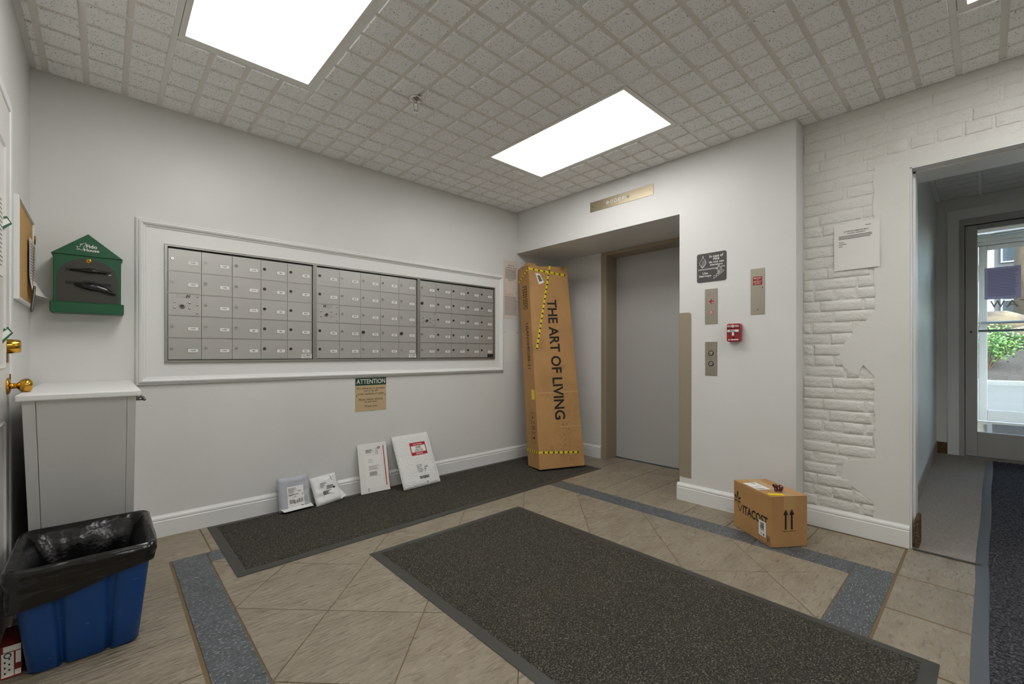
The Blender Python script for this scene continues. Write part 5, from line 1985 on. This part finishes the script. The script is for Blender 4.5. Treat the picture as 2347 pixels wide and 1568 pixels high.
MB().tube([(0.075, 0.07, 1.16), (0.875, 0.07, 1.16)], 0.011, 8).build('push_bar', 'steel_bar', d3)
MB().lathe([(0.008, 0), (0.008, 0.004)], (0.03, -0.004, 1.15), (0, -1, 0), 12).build('lock', 'black', d3)
for z in (2.112, 2.122):
    MB().lathe([(0.003, 0), (0.003, 0.001)], (0.16, -0.004, z - 0.006), (0, -1, 0), 8).build('screw', 'black', d3)
MB().box((-0.03, -0.004, -0.012), (0.96, 0.08, 0.009)).build('threshold', 'steel_bar', d3)

t = thing('door_sheet', 'mauve-looking backlit printed sheet taped on the glass entrance door', 'paper', (DX + 0.0145, -3.405, 1.571), WALL_B)
MB().box((-0.109, -0.0006, 0), (0.109, 0.0006, 0.286)).build('sheet', 'notice_mauve', t)
p = MB()
p.lines2(front(0.0011), -0.09, 0.025, 0.095, 0.265, 18, 0.28, 0.12)
p.build('lettering', 'notice_ink', t)

# outer street door
d4 = thing('door_4', None, None, (DX2, -3.243, 0.26), WALL_B)
structure(d4)
b = MB()
b.box((-0.18, -0.02, 0), (-0.004, 0.08, 2.17)); b.box((-0.004, -0.02, 2.13), (1.06, 0.08, 2.17)); b.box((-0.18, -0.05, 2.17), (1.06, 0.0, 2.26)); b.box((1.01, -0.02, 0), (1.06, 0.08, 2.13))
b.build('door_frame', 'white_alu', d4)
b = MB()
b.box((0.0, 0, 0.008), (0.072, 0.045, 2.125)); b.box((0.93, 0, 0.008), (1.005, 0.045, 2.125)); b.box((0.072, 0, 0.008), (0.93, 0.045, 0.137)); b.box((0.072, 0, 2.073), (0.93, 0.045, 2.125))
b.bevel(0.004, 1)
b.build('door_leaf', 'white_alu', d4)
MB().box((0.072, 0.02, 0.137), (0.93, 0.026, 2.073)).build('glass', 'door_glass', d4)
b = MB()
b.tube([(0.02, -0.06, 1.19), (0.98, -0.06, 1.19)], 0.016, 8)
for u in (0.035, 0.965):
    b.tube([(u, -0.06, 1.19), (u, 0.0, 1.19)], 0.012, 8)
b.build('push_bar', 'steel_bar', d4)
p = MB()
for ch, u0, u1 in (('W', 0.094, 0.215), ('A', 0.222, 0.322), ('T', 0.330, 0.420), ('C', 0.430, 0.535)):
    p.text2(front(-0.018), ch, u0, 1.370, u1, 1.455, bold=0.01)
p.build('lettering', 'dark_letter', d4)
b = MB()
b.tube([(0.10, -0.05, 2.225), (0.36, -0.10, 2.23), (0.38, -0.10, 2.24), (0.56, -0.02, 2.27)], 0.010, 6)
b.build('closer_arm', 'steel_bar', d4)

t = thing('vestibule_mat', 'blue-grey ribbed mat in the vestibule behind the glass door', 'mat', (3.75, -3.75, 0.205), (0, R(-3.75), 0))
MB().box((-0.72, -0.40, 0.0), (0.72, 0.40, 0.008)).bevel(0.003, 1).build('pile', 'runner_pile', t)
b = sweep_frame(-0.76, 0.76, -0.44, 0.44, [(0, 0.0003), (0.0, 0.003), (0.042, 0.007), (0.042, 0.0003)], lambda u, v, p: (u, v, p))
b.build('rubber_edge', 'runner_rubber', t)

# ------------------------------------------------------------------ outdoors
b = MB()
b.box((DX2 + 0.1, -14, 0.10), (14.3, 8, 0.24))
structure(b.build('ground', 'asphalt'))
tag(box('kerb', (14.3, -14, 0.1), (14.55, 8, 0.36), 'concrete', bev=0.02), 'pale concrete kerb between the road and the planted bank', 'kerb')
b = MB()
NX, NY = 24, 60
vs = []
for j in range(NY + 1):
    for i in range(NX + 1):
        x = 14.5 + 6.5 * i / NX
        y = -14 + 22 * j / NY
        z = 0.33 + 1.9 * (i / NX) ** 0.9 + 0.12 * mnoise.noise((x * 1.3, y * 1.3, 0.4))
        vs.append((x, y, z))
b.smooth = True
b.add(vs, [(j * (NX + 1) + i, j * (NX + 1) + i + 1, (j + 1) * (NX + 1) + i + 1, (j + 1) * (NX + 1) + i) for j in range(NY) for i in range(NX)])
bank = structure(b.build('bank', 'mulch'))


def bank_z(x):
    return 0.33 + 1.9 * max(0, (x - 14.5) / 6.5) ** 0.9


def shrub(x, y, h, label, seed):
    r_ = random.Random(seed)
    z = bank_z(x) - 0.05
    t = thing('shrub', label, 'shrub', (x, y, z), group='shrubs on the bank across the road')
    tips = []
    b = MB()
    for k in range(9):
        a = r_.uniform(0, 6.28)
        l = h * r_.uniform(0.7, 1.0)
        sp = r_.uniform(0.25, 0.75)
        pts = [Vector((0.05 * math.cos(a), 0.05 * math.sin(a), 0)) + Vector((math.cos(a) * sp * s, math.sin(a) * sp * s, s * (1 - 0.2 * s) * 1.15)) * l for s in (0, 0.33, 0.66, 1.0)]
        b.tube(pts, [0.018, 0.014, 0.009, 0.004], 5)
        tips.append(pts)
    b.build('stems', 'bark', t)
    b = MB()
    for k in range(1700):
        pts = r_.choice(tips)
        s = r_.uniform(0.35, 1.05)
        i = min(int(s * 3), 2)
        p0 = pts[i].lerp(pts[i + 1], s * 3 - i)
        p0 = p0 + Vector((r_.gauss(0, 0.14), r_.gauss(0, 0.14), r_.gauss(0, 0.10)))
        if p0.z < 0.1:
            continue
        d = Vector((r_.uniform(-1, 1), r_.uniform(-1, 1), r_.uniform(-0.2, 0.8))).normalized()
        e = d.orthogonal().normalized() * r_.uniform(0.018, 0.03)
        l = r_.uniform(0.06, 0.10)
        b.add([p0, p0 + d * l * 0.5 + e, p0 + d * l, p0 + d * l * 0.5 - e], [(0, 1, 2, 3)])
    o = b.build('foliage', 'leaf', t)
    o['kind'] = 'stuff'
    return t


shrub(15.5, -3.30, 1.25, 'bright green shrub on the bank, left one seen through the glass', 1)
shrub(15.9, -5.5, 1.2, 'bright green shrub on the bank, right one seen through the glass', 2)
rb = random.Random(9)
for k, (x, y, s) in enumerate(((18.0, -2.75, 0.55), (17.8, -4.3, 0.6), (18.2, -5.95, 0.55), (20.0, -3.5, 0.62), (20.0, -5.3, 0.6))):
    b = MB()
    b.smooth = True
    n, m_ = 14, 9
    rings = []
    for j in range(1, m_):
        th = math.pi * j / m_
        rings.append([Vector((math.sin(th) * math.cos(2 * math.pi * i / n), math.sin(th) * math.sin(2 * math.pi * i / n) * 1.25, math.cos(th) * 0.72)) for i in range(n)])
    rings = [[q * (s * (1 + 0.25 * mnoise.noise((q.x * 1.5 + k * 3, q.y * 1.5, q.z * 1.5)))) for q in r_] for r_ in rings]
    b.loft(rings)
    o = b.build('boulder', 'boulder', None, (x, y, bank_z(x) + s * 0.25))
    tag(o, ['weathered tan boulder on the bank behind the left shrub', 'largest front tan boulder seen through the street door', 'tan boulder at the right end of the front row',
            'big tan boulder in the upper row of the bank', 'tan boulder in the upper row, further right'][k], 'boulder', 'boulders on the bank')
t = thing('tree', 'pale tree trunk standing in front of the far house', 'tree', (23.0, -4.35, 2.1))
MB().tube([(0, 0, -0.3), (0.02, 0.05, 2.5), (-0.05, 0.0, 5.0), (0.05, -0.1, 8.0)], [0.34, 0.28, 0.24, 0.16], 12).build('trunk', 'bark', t, smooth=True)
b = MB()
r_ = random.Random(8)
for k in range(700):
    p0 = Vector((r_.gauss(0, 1.3), r_.gauss(0, 1.5), 8.6 + r_.gauss(0, 0.8)))
    d = Vector((r_.uniform(-1, 1), r_.uniform(-1, 1), r_.uniform(-1, 1))).normalized()
    e = d.orthogonal().normalized() * 0.10
    b.add([p0, p0 + d * 0.15 + e, p0 + d * 0.3, p0 + d * 0.15 - e], [(0, 1, 2, 3)])
b.build('crown', 'leaf', t)['kind'] = 'stuff'
t = thing('house', 'grey clapboard house with white-trimmed windows beyond the bank', 'house', (30.0, -5.0, 1.8))
MB().box((0, -7, 0), (6, 7, 8.5)).build('wall', 'clapboard', t)
b = MB()
b.prism([(-7.4, 8.5), (7.4, 8.5), (0, 11.5)], lambda u, v: (-0.4, u, v), lambda u, v: (6.4, u, v))
b.build('roof', 'window_dark', t)
for k, y in enumerate((-3.1, -1.45, -0.35, 0.75, 2.4)):
    for z in (1.0, 3.9):
        o = MB().box((-0.05, y - 0.42, z), (0.02, y + 0.42, z + 1.9)).build('window', 'window_dark', t)
        b = MB()
        for s in (-0.46, 0.40):
            b.box((-0.09, y + s, z - 0.06), (0.0, y + s + 0.06, z + 1.96))
        for s in (-0.06, 0.92, 1.9):
            b.box((-0.09, y - 0.42, z + s), (0.0, y + 0.42, z + s + 0.06))
        b.build('window_trim', 'house_trim', o)
for y in (-2.3, 1.6):
    MB().box((-0.10, y - 0.16, 0), (0.0, y + 0.16, 8.5)).build('corner_board', 'house_trim', t)
MB().box((-0.04, 3.1, 0), (0.0, 7.0, 8.5)).build('side_wing', 'house_yellow', t)
